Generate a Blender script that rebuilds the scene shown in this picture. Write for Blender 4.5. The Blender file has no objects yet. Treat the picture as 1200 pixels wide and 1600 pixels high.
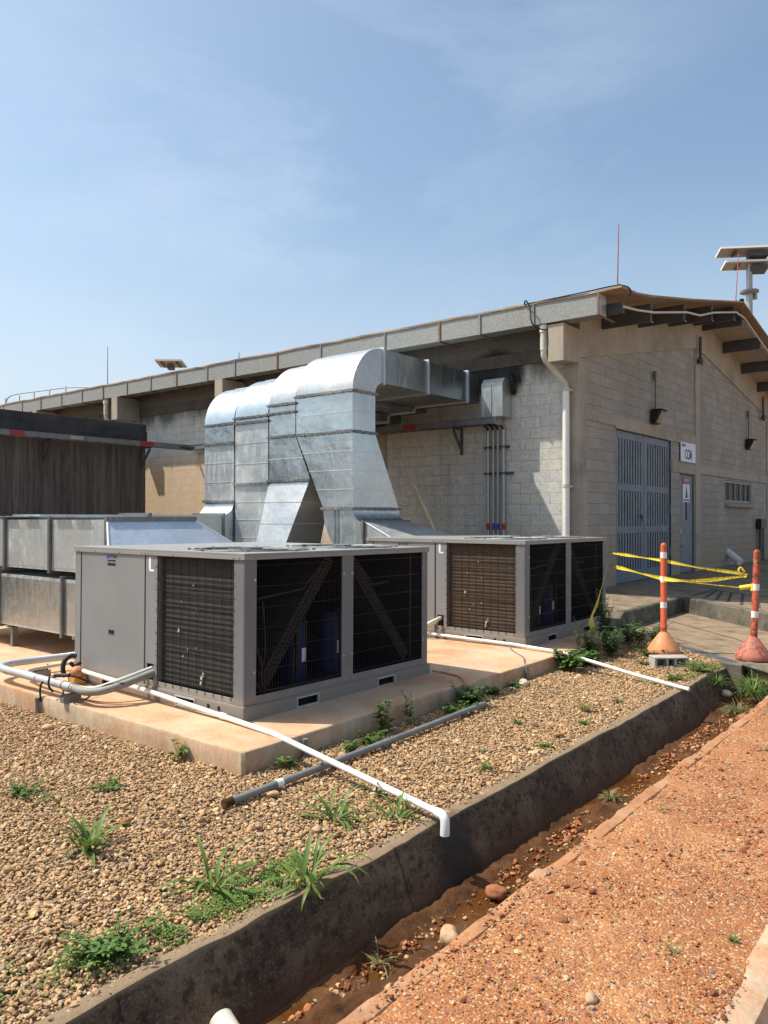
import bpy, bmesh, math, random
import numpy as np
from mathutils import Vector, Matrix, noise as mnoise
R = math.radians
rnd = random.Random(7)
scn = bpy.context.scene
col = scn.collection

# ------------------------------------------------------------------ camera, sky, sun, exposure
cam_d = bpy.data.cameras.new("camera")
cam = bpy.data.objects.new("camera", cam_d)
col.objects.link(cam)
cam.location = (0, 0, 1.57)
cam.rotation_euler = (R(90.38), 0, R(38.6 - 90))
cam_d.sensor_fit = 'VERTICAL'; cam_d.sensor_height = 36; cam_d.lens = 36 * 1212 / 1600
cam_d.clip_start = .05; cam_d.clip_end = 3000
scn.camera = cam

SUN = Vector((-.34, .55, 1)).normalized()          # towards the sun
sun_el = math.asin(SUN.z)
w = bpy.data.worlds.new("World"); scn.world = w; w.use_nodes = True
nt = w.node_tree; nt.nodes.clear()
wo = nt.nodes.new("ShaderNodeOutputWorld"); bg = nt.nodes.new("ShaderNodeBackground")
sky = nt.nodes.new("ShaderNodeTexSky"); sky.sky_type = 'NISHITA'; sky.sun_disc = False
sky.sun_elevation = sun_el; sky.sun_rotation = math.atan2(SUN.x, SUN.y)
sky.air_density = 1.0; sky.dust_density = 3.0; sky.ozone_density = .8; sky.altitude = 100
bg.inputs[1].default_value = 0.132
# thin high cloud: a little whitening of the sky where a stretched noise is dense
tc = nt.nodes.new("ShaderNodeTexCoord")
mp = nt.nodes.new("ShaderNodeMapping"); mp.inputs['Scale'].default_value = (1.5, 1.1, 3.2); mp.inputs['Rotation'].default_value = (.3, .2, .5)
n1 = nt.nodes.new("ShaderNodeTexNoise"); n1.inputs['Scale'].default_value = 1.5; n1.inputs['Detail'].default_value = 8; n1.inputs['Roughness'].default_value = .62; n1.inputs['Distortion'].default_value = .5
rp = nt.nodes.new("ShaderNodeValToRGB"); rp.color_ramp.elements[0].position = .45; rp.color_ramp.elements[1].position = .78
rp.color_ramp.elements[1].color = (.26, .26, .26, 1)
mx = nt.nodes.new("ShaderNodeMix"); mx.data_type = 'RGBA'
mx.inputs['B'].default_value = (5.6, 6.0, 6.7, 1)
L = nt.links.new
L(tc.outputs['Generated'], mp.inputs[0]); L(mp.outputs[0], n1.inputs['Vector']); L(n1.outputs['Fac'], rp.inputs[0])
tint = nt.nodes.new("ShaderNodeMix"); tint.data_type = 'RGBA'; tint.blend_type = 'MULTIPLY'; tint.inputs['Factor'].default_value = 1   # hazy tropical air: a little more cyan
tint.inputs['B'].default_value = (.97, 1.045, 1.0, 1); L(sky.outputs[0], tint.inputs['A'])
vd = nt.nodes.new("ShaderNodeVectorMath"); vd.operation = 'DISTANCE'; vd.inputs[1].default_value = (.66, .58, .47)   # one faint wisp high over the ducts
L(tc.outputs['Generated'], vd.inputs[0])
rm = nt.nodes.new("ShaderNodeMapRange"); rm.inputs['From Min'].default_value = .05; rm.inputs['From Max'].default_value = .42; rm.inputs['To Min'].default_value = 1.5; rm.inputs['To Max'].default_value = .35
L(vd.outputs['Value'], rm.inputs['Value'])
mm_ = nt.nodes.new("ShaderNodeMath"); mm_.operation = 'MULTIPLY'; L(rp.outputs[0], mm_.inputs[0]); L(rm.outputs[0], mm_.inputs[1])
L(mm_.outputs[0], mx.inputs['Factor'])
hz = nt.nodes.new("ShaderNodeMix"); hz.data_type = 'RGBA'; hz.inputs['B'].default_value = (3.9, 4.25, 4.9, 1)      # pale haze low in the sky
sz = nt.nodes.new("ShaderNodeSeparateXYZ"); L(tc.outputs['Generated'], sz.inputs[0])
hm = nt.nodes.new("ShaderNodeMapRange"); hm.interpolation_type = 'SMOOTHSTEP'; hm.inputs['From Min'].default_value = .0; hm.inputs['From Max'].default_value = .42; hm.inputs['To Min'].default_value = .65; hm.inputs['To Max'].default_value = 0
L(sz.outputs['Z'], hm.inputs['Value']); L(hm.outputs[0], hz.inputs['Factor']); L(tint.outputs['Result'], hz.inputs['A']); L(hz.outputs['Result'], mx.inputs['A']); L(mx.outputs['Result'], bg.inputs[0]); L(bg.outputs[0], wo.inputs[0])

sd = bpy.data.lights.new("sun", 'SUN'); sd.energy = 4.4; sd.angle = R(.55); sd.color = (1, .93, .82)
so = bpy.data.objects.new("sun", sd); col.objects.link(so)
so.rotation_euler = SUN.to_track_quat('Z', 'Y').to_euler(); so.location = (0, 0, 20)
scn.view_settings.view_transform = 'Standard'; scn.view_settings.look = 'None'
scn.view_settings.exposure = 0.5; scn.view_settings.gamma = 1; scn.view_settings.use_curve_mapping = False
scn.render.engine = 'CYCLES'

# ------------------------------------------------------------------ helpers: materials
class NT:
    def __init__(s, name):
        s.m = bpy.data.materials.new(name); s.m.use_nodes = True
        s.t = s.m.node_tree; s.b = s.t.nodes['Principled BSDF']
        s.b.inputs['Specular IOR Level'].default_value = .35
    def n(s, typ, **kw):
        o = s.t.nodes.new(typ)
        for k, v in kw.items(): setattr(o, k, v)
        return o
    def l(s, a, b): s.t.links.new(a, b)
    def pos(s, obj=True):
        if obj: return s.n("ShaderNodeTexCoord").outputs['Object']
        return s.n("ShaderNodeNewGeometry").outputs['Position']
    def map(s, v, scale=(1, 1, 1), rot=(0, 0, 0), loc=(0, 0, 0)):
        m = s.n("ShaderNodeMapping"); m.inputs['Scale'].default_value = scale; m.inputs['Rotation'].default_value = rot; m.inputs['Location'].default_value = loc
        s.l(v, m.inputs[0]); return m.outputs[0]
    def noise(s, v, scale, detail=5, rough=.55, dist=0, out='Fac'):
        o = s.n("ShaderNodeTexNoise"); o.inputs['Scale'].default_value = scale; o.inputs['Detail'].default_value = detail
        o.inputs['Roughness'].default_value = rough; o.inputs['Distortion'].default_value = dist
        s.l(v, o.inputs['Vector']); return o.outputs[out]
    def vor(s, v, scale, out='Distance', feature='F1'):
        o = s.n("ShaderNodeTexVoronoi", feature=feature); o.inputs['Scale'].default_value = scale
        s.l(v, o.inputs['Vector']); return o.outputs[out]
    def ramp(s, f, stops):
        o = s.n("ShaderNodeValToRGB"); e = o.color_ramp.elements
        while len(e) < len(stops): e.new(.5)
        for i, (p, c) in enumerate(stops):
            e[i].position = p; e[i].color = (c, c, c, 1) if isinstance(c, (int, float)) else (*c, 1)
        s.l(f, o.inputs[0]); return o.outputs[0]
    def mix(s, f, a, b, mode='MIX'):
        o = s.n("ShaderNodeMix", data_type='RGBA', blend_type=mode)
        for k, v in (('Factor', f), ('A', a), ('B', b)):
            i = o.inputs[k] if k != 'Factor' else o.inputs[0]
            if k in 'AB': i = [q for q in o.inputs if q.name == k and q.type == 'RGBA'][0]
            if isinstance(v, (int, float)): i.default_value = v if k == 'Factor' else (v, v, v, 1)
            elif isinstance(v, tuple): i.default_value = (*v, 1)
            else: s.l(v, i)
        return [q for q in o.outputs if q.type == 'RGBA'][0]
    def math(s, op, a, b=0.0, clamp=False):
        o = s.n("ShaderNodeMath", operation=op, use_clamp=clamp)
        for i, v in enumerate((a, b)):
            if isinstance(v, (int, float)): o.inputs[i].default_value = v
            else: s.l(v, o.inputs[i])
        return o.outputs[0]
    def sep(s, v):
        o = s.n("ShaderNodeSeparateXYZ"); s.l(v, o.inputs[0]); return o.outputs
    def comb(s, x, y, z=0.0):
        o = s.n("ShaderNodeCombineXYZ")
        for i, v in enumerate((x, y, z)):
            if isinstance(v, (int, float)): o.inputs[i].default_value = v
            else: s.l(v, o.inputs[i])
        return o.outputs[0]
    def bump(s, h, strength=.5, dist=.01, normal=None):
        o = s.n("ShaderNodeBump"); o.inputs['Strength'].default_value = strength; o.inputs['Distance'].default_value = dist
        s.l(h, o.inputs['Height'])
        if normal: s.l(normal, o.inputs['Normal'])
        return o.outputs[0]
    def done(s, color=None, rough=None, metal=None, normal=None):
        for k, v in (('Base Color', color), ('Roughness', rough), ('Metallic', metal), ('Normal', normal)):
            if v is None: continue
            if isinstance(v, (int, float)): s.b.inputs[k].default_value = v
            elif isinstance(v, tuple): s.b.inputs[k].default_value = (*v, 1)
            else: s.l(v, s.b.inputs[k])
        return s.m

def simple(name, c, rough=.6, metal=0, var=.12, scale=8, bump=.0):
    """a paint or plain material with slight unevenness"""
    t = NT(name); p = t.pos()
    f = t.noise(p, scale, 6, .6)
    d = tuple(x * (1 - var) for x in c); l = tuple(min(1, x * (1 + var)) for x in c)
    cc = t.ramp(f, [(.3, d), (.7, l)])
    rr = t.ramp(t.noise(p, scale * 3, 4), [(.3, max(0, rough - .08)), (.7, min(1, rough + .08))])
    nn = t.bump(t.noise(p, scale * 20, 3), bump, .002) if bump else None
    return t.done(cc, rr, metal, nn)

M = {}
# galvanised sheet
def galv(name, base=(.56, .62, .645), rough=.30, blotch=.22, warm=0.0, metal=.95, drips=.20):
    t = NT(name); p = t.pos(False)
    sp = t.vor(p, 55, 'Color')
    spv = t.sep(sp)[0]
    c0 = t.mix(spv, tuple(x * .90 for x in base), tuple(min(1, x * 1.06) for x in base))
    lg = t.noise(t.map(p, (1, 1, .8)), 1.6, 5, .6)
    c1 = t.mix(t.ramp(lg, [(.35, 0), (.7, .6)]), c0, tuple(x * .74 for x in base))
    st = t.noise(t.map(p, (9, 9, .7)), 2.2, 6, .7)
    bl = t.ramp(st, [(.52, 0), (.68, drips)])
    c2 = t.mix(bl, c1, (.66, .68, .67))
    du = t.noise(t.map(p, (1, 1, 1)), .9, 5, .65)
    duv = t.ramp(du, [(.52, 0), (.72, blotch)])
    c3 = t.mix(duv, c2, (.60, .585, .54))
    if warm: c3 = t.mix(t.math('MULTIPLY', t.ramp(t.noise(p, 2.6, 6, .7), [(.5, 0), (.75, 1)]), warm), c3, (.5, .36, .22))
    rr = t.math('ADD', t.math('MULTIPLY', t.math('ADD', duv, bl), .35), t.math('ADD', t.math('MULTIPLY', spv, .05), rough - .03), True)
    mm = t.math('SUBTRACT', metal, t.math('MULTIPLY', t.math('ADD', duv, bl), .55), True)
    h = t.noise(p, 2.3, 3, .5)
    h2 = h
    return t.done(c3, rr, mm, t.bump(h2, .55, .035))
M['galv'] = galv('galvanised_sheet')
M['galv_dull'] = galv('galvanised_sheet_dull', (.55, .59, .60), .38, .45, .0, .68, .45)
M['galv_bright'] = galv('galvanised_sheet_bright', (.66, .71, .76), .45, .1, .0, .6, .1)
M['galv_mottled'] = galv('galvanised_sheet_mottled', (.50, .54, .545), .42, .8, .0, .65, .3)
M['galv_run_shade'] = galv('galvanised_sheet_run_shade', (.34, .385, .41), .32, .25, .0, .95, .15)  # horizontal runs: their dark reflections are put into a darker base colour
M['galv_warm'] = galv('galvanised_sheet_dusty', (.56, .60, .62), .36, .3, .3, .85)
M['galv_flange'] = galv('galvanised_flange', (.17, .18, .18), .45, .3, .0, .6)
M['galv_dark'] = galv('galvanised_dark', (.22, .24, .25), .45, .3, .0, .7)

def gutter_mat():
    t = NT('spangled_gutter'); p = t.pos(False)
    q = t.map(p, (1, 1, 1))
    v = t.sep(t.vor(q, 75, 'Color'))[1]
    n = t.noise(p, 60, 4, .7)
    f = t.math('ADD', t.math('MULTIPLY', v, .6), t.math('MULTIPLY', n, .5))
    c = t.ramp(f, [(.2, (.20, .21, .205)), (.55, (.27, .28, .27)), (.85, (.35, .355, .335))])
    ru = t.ramp(t.noise(t.map(p, (2, 2.5, .4)), 2.1, 5, .7), [(.6, 0), (.78, .6)])
    c = t.mix(ru, c, (.22, .13, .07))
    return t.done(c, .62, .35, t.bump(n, .3, .003))
M['gutter'] = gutter_mat()

def blocks_mat(name, axis, base=(.51, .52, .50), alt=(.59, .60, .585), base2=(.53, .50, .43), low=(.44, .33, .22), lowz=1.2, joint=(.17, .16, .15), patch=True, jd=.6, mort=.006, rowoff=0.0):
    t = NT(name); p = t.pos(False); s = t.sep(p)
    u = s[1] if axis == 'X' else s[0]
    wv = t.noise(p, 3, 3)
    vec = t.comb(t.math('ADD', u, t.math('MULTIPLY', wv, .012)), t.math('ADD', s[2], t.math('ADD', t.math('MULTIPLY', wv, .010), rowoff)))
    b = t.n("ShaderNodeTexBrick"); b.offset = .5
    b.inputs['Scale'].default_value = 1.0; b.inputs['Mortar Size'].default_value = mort; b.inputs['Mortar Smooth'].default_value = .35
    b.inputs['Brick Width'].default_value = .405; b.inputs['Row Height'].default_value = .203; b.inputs['Bias'].default_value = 0
    b.inputs['Color1'].default_value = (0, 0, 0, 1); b.inputs['Color2'].default_value = (1, 1, 1, 1); b.inputs['Mortar'].default_value = (.5, .5, .5, 1)
    t.l(vec, b.inputs['Vector']); eaves = axis == 'X'
    bv = b.outputs['Color']; fac = b.outputs['Fac']
    c = t.mix(t.math('MULTIPLY', t.sep(bv)[0], .7), base, alt)
    n1 = t.noise(p, .8, 6, .62)
    c = t.mix(t.ramp(n1, [(.42, 0), (.62, .75)]), c, base2)
    if patch:
        # worn render: horizontal ragged patches of a cooler paint over beige
        pn = t.noise(t.map(p, (1.3, 1.3, 3.4)), 2.2, 9, .68, .3)
        pm = t.ramp(pn, [(.50, 0), (.515, 1)])
        edge = t.ramp(pn, [(.488, 0), (.50, .8), (.512, 0)])
        c = t.mix(t.math('MULTIPLY', pm, .5), c, (.66, .59, .46))
        c = t.mix(t.math('MULTIPLY', edge, .6), c, (.20, .19, .17))
    fine = t.noise(p, 28, 6, .7)
    c = t.mix(.45, c, t.ramp(fine, [(.3, .25), (.7, .78)]), 'OVERLAY')
    c = t.mix(t.math('MULTIPLY', t.math('MULTIPLY', fac, jd), t.ramp(t.noise(p, 1.9, 5, .65), [(.36, .15), (.6, 1.25)])), c, joint)
    # red dust splashed up from the ground
    lz = t.math('ADD', s[2], t.math('MULTIPLY', t.noise(p, 1.5, 5), -.9))
    c = t.mix(t.ramp(lz, [(max(0, lowz - .75), .75), (lowz, 0)]), c, low)
    # dark mould streaks below the eaves
    ms = t.noise(t.map(p, (2.2, 2.2, .28)), 1.8, 6, .65)
    c = t.mix(t.math('MULTIPLY', t.ramp(ms, [(.5, 0), (.75, .5)]), .6), c, (.16, .15, .14))
    if eaves:   # black band: mould plus painted eaves shade, with a ragged lower edge
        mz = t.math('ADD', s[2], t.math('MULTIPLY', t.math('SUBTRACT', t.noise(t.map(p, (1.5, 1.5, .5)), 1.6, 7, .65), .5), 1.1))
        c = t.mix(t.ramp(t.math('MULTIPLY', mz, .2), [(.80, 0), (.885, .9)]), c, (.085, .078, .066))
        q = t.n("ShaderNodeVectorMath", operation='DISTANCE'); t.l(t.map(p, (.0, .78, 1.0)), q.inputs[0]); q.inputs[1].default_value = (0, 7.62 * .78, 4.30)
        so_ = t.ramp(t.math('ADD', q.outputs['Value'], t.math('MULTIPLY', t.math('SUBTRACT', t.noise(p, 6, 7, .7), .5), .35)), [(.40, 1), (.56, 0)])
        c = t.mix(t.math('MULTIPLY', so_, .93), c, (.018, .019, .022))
        fy = t.math('ADD', s[1], t.math('MULTIPLY', s[2], -.0))
        c = t.mix(t.math('MULTIPLY', t.ramp(t.math('MULTIPLY', fy, .05), [(.68, 0), (.73, .6)]), t.ramp(t.math('MULTIPLY', s[2], .2), [(.57, 1), (.66, 0)])), c, (.60, .38, .19))  # orange sunlit tone painted on the far wall below the eaves shadow line
    h = t.math('SUBTRACT', t.math('MULTIPLY', fine, .35), fac)
    return t.done(c, .9, 0, t.bump(h, .9, .008))
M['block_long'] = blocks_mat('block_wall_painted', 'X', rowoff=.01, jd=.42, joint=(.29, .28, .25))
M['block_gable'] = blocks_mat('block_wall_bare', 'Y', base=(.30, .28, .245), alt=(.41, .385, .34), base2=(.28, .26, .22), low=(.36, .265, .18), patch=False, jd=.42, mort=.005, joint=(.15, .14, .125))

def conc(name, base, dark, tint=None, tf=.3, scale=1.5, rough=.88, streak=0.0, bump=.4, pores=True):
    t = NT(name); p = t.pos(False)
    a = t.noise(p, scale, 8, .65)
    c = t.ramp(a, [(.3, dark), (.52, base), (.75, tuple(min(1, x * 1.18) for x in base))])
    if streak:
        ms = t.noise(t.map(p, (5, 5, .35)), 1.9, 7, .68)
        c = t.mix(t.ramp(ms, [(.45, 0), (.72, streak)]), c, tuple(x * .35 for x in dark))
    if tint:
        c = t.mix(t.ramp(t.noise(p, scale * .7, 6, .7, .6), [(.42, 0), (.66, tf)]), c, tint)
    f = t.noise(p, 40, 6, .75)
    c = t.mix(.4, c, t.ramp(f, [(.3, .28), (.7, .74)]), 'OVERLAY')
    h = f
    if pores: h = t.math('ADD', f, t.ramp(t.vor(p, 70), [(.0, -.8), (.25, 0)]))
    return t.done(c, rough, 0, t.bump(h, bump, .004))
M['conc_frame'] = conc('precast_concrete', (.37, .33, .272), (.24, .212, .175), (.42, .345, .26), .5, 1.1, streak=.25)
M['beam_dark'] = conc('mould_shade_beam', (.095, .083, .066), (.045, .04, .033), (.16, .135, .105), .5, 1.3, streak=.4)  # mould, darkened further to paint in the shade under the eaves
M['conc_pad'] = conc('pad_top_concrete', (.53, .30, .17), (.38, .185, .10), (.52, .42, .30), .8, 1.7, bump=.25, pores=False)
M['conc_pad_side'] = conc('pad_side_concrete', (.46, .37, .26), (.33, .21, .12), (.46, .20, .09), .65, 2.6, streak=.35)
M['conc_slab'] = conc('pavement_concrete', (.205, .15, .098), (.065, .05, .035), (.34, .26, .17), .55, 3.2, streak=0)
M['conc_kerb'] = conc('kerb_concrete', (.10, .09, .07), (.032, .03, .025), (.25, .215, .16), .5, 3.5)
M['conc_block'] = conc('grey_block_concrete', (.38, .36, .32), (.28, .26, .23), None, 0, 6)
M['dark_stone'] = conc('black_stained_coping', (.05, .048, .046), (.022, .022, .022), (.13, .125, .12), .45, 1.2, streak=.5)

def board_mat():
    t = NT('board_marked_concrete'); p = t.pos(False); s = t.sep(p)
    bx = t.math('FLOOR', t.math('MULTIPLY', s[0], 6.2))
    wn = t.n("ShaderNodeTexWhiteNoise", noise_dimensions='1D'); t.l(bx, wn.inputs['W'])
    fr = t.math('FRACT', t.math('MULTIPLY', s[0], 6.2))
    c = t.mix(wn.outputs[0], (.128, .122, .112), (.100, .096, .089))
    g = t.noise(t.map(p, (9, 9, .5)), 2.2, 8, .7)
    c = t.mix(t.ramp(g, [(.4, 0), (.7, .85)]), c, (.024, .022, .021))
    g2 = t.noise(t.map(p, (3, 3, .35)), 1.6, 6, .6)
    c = t.mix(t.ramp(g2, [(.55, 0), (.75, .55)]), c, (.22, .21, .185))
    j = t.ramp(fr, [(0, 1), (.05, 0), (.95, 0), (1, 1)])
    c = t.mix(t.math('MULTIPLY', j, .35), c, (.02, .019, .018))
    h = t.math('SUBTRACT', t.math('ADD', t.math('MULTIPLY', wn.outputs[0], .35), t.math('MULTIPLY', g, .6)), j)
    return t.done(c, .9, 0, t.bump(h, .8, .01))
M['board'] = board_mat()

def ac_paint(name, c):
    t = NT(name); p = t.pos()
    f = t.noise(p, 1.6, 6, .6)
    cc = t.ramp(f, [(.3, tuple(x * .9 for x in c)), (.7, tuple(x * 1.08 for x in c))])
    dust = t.ramp(t.noise(t.map(p, (3, 3, 1.2)), 2.4, 7, .7), [(.52, 0), (.78, .24)])
    cc = t.mix(dust, cc, (.30, .275, .24))
    s = t.sep(p)
    lz = t.math('SUBTRACT', s[2], t.math('MULTIPLY', t.noise(p, 7, 5), .25))
    cc = t.mix(t.ramp(lz, [(-.02, .4), (.12, 0)]), cc, (.36, .27, .18))
    rr = t.ramp(t.noise(p, 5, 5), [(.3, .36), (.7, .5)])
    return t.done(cc, rr, 0, t.bump(t.noise(p, 3, 2), .12, .02))
M['ac'] = ac_paint('grey_cabinet_paint', (.155, .162, .170))
M['ac_light'] = ac_paint('pale_cabinet_paint', (.222, .228, .230))
M['ac_lid'] = ac_paint('cabinet_lid_paint', (.26, .258, .25))
M['slot_frame'] = simple('pale_slot_frame', (.42, .42, .40), .5)
M['dark'] = simple('black_void', (.006, .006, .007), .9, 0, 0)
M['wire'] = simple('black_wire', (.02, .02, .022), .45, .2)
M['wire_grey'] = simple('grey_wire', (.022, .022, .021), .9, 0)
M['wire_grey'].node_tree.nodes['Principled BSDF'].inputs['Specular IOR Level'].default_value = .05
def coil_mat(name, a, b):
    t = NT(name); p = t.pos(); s = t.sep(p)
    band = t.math('SINE', t.math('MULTIPLY', s[2], 150))
    n = t.noise(t.map(p, (4, 4, 40)), 2, 6, .7)
    n2 = t.noise(p, 3, 4)
    c = t.mix(t.ramp(n, [(.3, 0), (.7, 1)]), a, b)
    c = t.mix(t.ramp(t.noise(t.map(p, (1, 1, 14)), 1.2, 3), [(.50, 0), (.62, .4)]), c, tuple(x * .4 for x in a))
    c = t.mix(t.ramp(n2, [(.5, 0), (.7, .4)]), c, b)
    return t.done(c, .7, .1, t.bump(t.math('ADD', band, n), .5, .004))
M['coil'] = coil_mat('dark_coil_fins', (.020, .019, .018), (.045, .042, .038))
M['coil_brown'] = coil_mat('brown_coil_fins', (.042, .028, .018), (.088, .06, .038))  # browner copy of the coil fins for the rear unit
M['coil_in'] = simple('inner_tray_steel', (.060, .052, .048), .4, .6)
M['copper'] = simple('dull_copper_pipe', (.035, .022, .018), .5, .4)
M['blue'] = simple('blue_compressor_paint', (.004, .009, .07), .5, 0)
M['white_pvc'] = simple('white_pvc', (.78, .77, .73), .35, 0, .05)
M['cream_pvc'] = simple('cream_pvc', (.55, .52, .44), .4, 0, .12)
M['grey_pvc'] = simple('grey_pvc', (.17, .175, .175), .45, 0, .2, 6)
M['insul'] = simple('pipe_jacket_aluminium', (.50, .51, .52), .35, .35, .12, 5)
M['insul_grey'] = simple('pipe_insulation_grey', (.23, .225, .205), .6, 0, .15, 6)
M['steel'] = simple('painted_black_steel', (.085, .083, .086), .5, .2, .25, 5)
M['steel_grey'] = simple('grey_steel_strip', (.22, .225, .23), .5, .4, .2, 5)
M['doorblue'] = simple('blue_grey_door_paint', (.135, .165, .20), .5, 0, .14, 3)
M['slatdark'] = simple('door_slot_dark', (.03, .036, .044), .6)
M['black'] = simple('black_paint', (.015, .015, .016), .5)
M['rubber'] = simple('black_cable_rubber', (.02, .018, .018), .6)
M['red'] = simple('red_tape', (.40, .035, .03), .5)
M['blue_band'] = simple('blue_band', (.02, .06, .45), .5)
M['sign_white'] = simple('sign_white', (.62, .66, .74), .4, 0, .04)
M['ink'] = simple('navy_ink', (.015, .03, .10), .5)
M['glass_dark'] = simple('dark_glass', (.03, .035, .035), .08)
M['pane_dull'] = simple('mottled_green_pane', (.035, .045, .035), .35, 0, .7, 2.5)  # dark window pane with a green mottle
M['pane_dull'].node_tree.nodes['Principled BSDF'].inputs['Specular IOR Level'].default_value = .04
M['lamp_glass'] = simple('lamp_lens', (.16, .15, .12), .2)
M['cond'] = simple('galvanised_conduit', (.38, .385, .38), .4, .5)
M['post_red'] = simple('orange_post_plastic', (.52, .095, .035), .45, 0, .15, 7)
M['post_white'] = simple('white_reflective_band', (.80, .79, .76), .35, 0, .05)
M['cone_orange'] = simple('faded_orange_plastic', (.58, .24, .10), .55, 0, .15, 6)
def worn_red(name, a, b):
    t = NT(name); p = t.pos()
    f = t.noise(p, 16, 7, .7)
    c = t.mix(t.ramp(f, [(.50, 0), (.58, 1)]), a, b)
    c = t.mix(t.ramp(t.noise(p, 7, 6), [(.55, 0), (.75, .6)]), c, (.55, .42, .34))
    return t.done(c, .65, 0, t.bump(f, .3, .003))
M['post_worn'] = worn_red('worn_red_post', (.40, .075, .035), (.13, .035, .02))
M['cone_worn'] = worn_red('worn_red_cone', (.42, .14, .09), (.22, .07, .045))
M['terra'] = simple('brown_cap', (.42, .18, .07), .6, 0, .3, 20)
M['ochre'] = simple('yellow_wood', (.50, .28, .06), .6, 0, .2, 20)
M['roof_under'] = conc('roof_sheet_underside', (.32, .225, .15), (.22, .15, .10), (.36, .28, .2), .4, 1.4, bump=.2, pores=False)
M['roof_top'] = conc('roof_sheet_top', (.16, .10, .07), (.08, .055, .04), None, 0, 3)
M['soffit'] = conc('soffit_panels', (.40, .36, .30), (.33, .30, .25), None, 0, 1, bump=.1, pores=False)
M['soot'] = simple('black_sealant', (.012, .013, .016), .7, 0, .3, 10, .5)
M['pv'] = simple('solar_cells', (.012, .016, .035), .2, 0, .2)
M['pv_back'] = simple('solar_backsheet', (.36, .33, .31), .6, 0, .1)

def tape_mat():
    t = NT('caution_tape'); p = t.pos()
    s = t.sep(p)
    q = t.map(p, (26, 26, 26))
    n = t.noise(t.map(p, (60, 60, 110)), 1, 2)
    grp = t.ramp(t.noise(t.map(p, (1, 1, 1)), 2.2, 1), [(.47, 0), (.49, 1)])
    m = t.math('MULTIPLY', t.ramp(n, [(.52, 0), (.56, 1)]), grp)
    c = t.mix(t.math('MULTIPLY', m, .75), (.80, .60, .06), (.10, .08, .01))
    t.b.inputs['Transmission Weight'].default_value = 0
    return t.done(c, .4)
M['tape'] = tape_mat()

def leaf_mat(name, a, b, dry=(.35, .30, .12), dryf=.15):
    t = NT(name); p = t.pos(False)
    c = t.mix(t.noise(p, 6, 3), a, b)
    c = t.mix(t.math('MULTIPLY', t.ramp(t.noise(p, 23, 3), [(.55, 0), (.68, 1)]), dryf), c, dry)
    t.b.inputs['Specular IOR Level'].default_value = .3
    t.done(c, .5)
    # leaves let some light through
    tr = t.n("ShaderNodeBsdfTranslucent"); t.l(c, tr.inputs[0])
    ms = t.n("ShaderNodeMixShader"); ms.inputs[0].default_value = .3
    out = t.t.nodes['Material Output']
    t.l(t.b.outputs[0], ms.inputs[1]); t.l(tr.outputs[0], ms.inputs[2]); t.l(ms.outputs[0], out.inputs[0])
    return t.m
M['grass'] = leaf_mat('grass_blades', (.070, .155, .028), (.16, .235, .05), dryf=.4)
M['grass_dry'] = leaf_mat('pale_grass_blades', (.16, .19, .07), (.27, .26, .12), dryf=.6)
M['weed'] = leaf_mat('weed_leaves', (.055, .13, .025), (.13, .22, .045))
M['weed_dark'] = leaf_mat('dark_weed_leaves', (.045, .11, .035), (.09, .18, .05))
M['cover'] = leaf_mat('creeper_leaves', (.09, .18, .03), (.19, .27, .06), dryf=.35)
M['stem'] = simple('plant_stem', (.14, .13, .06), .7)

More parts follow.
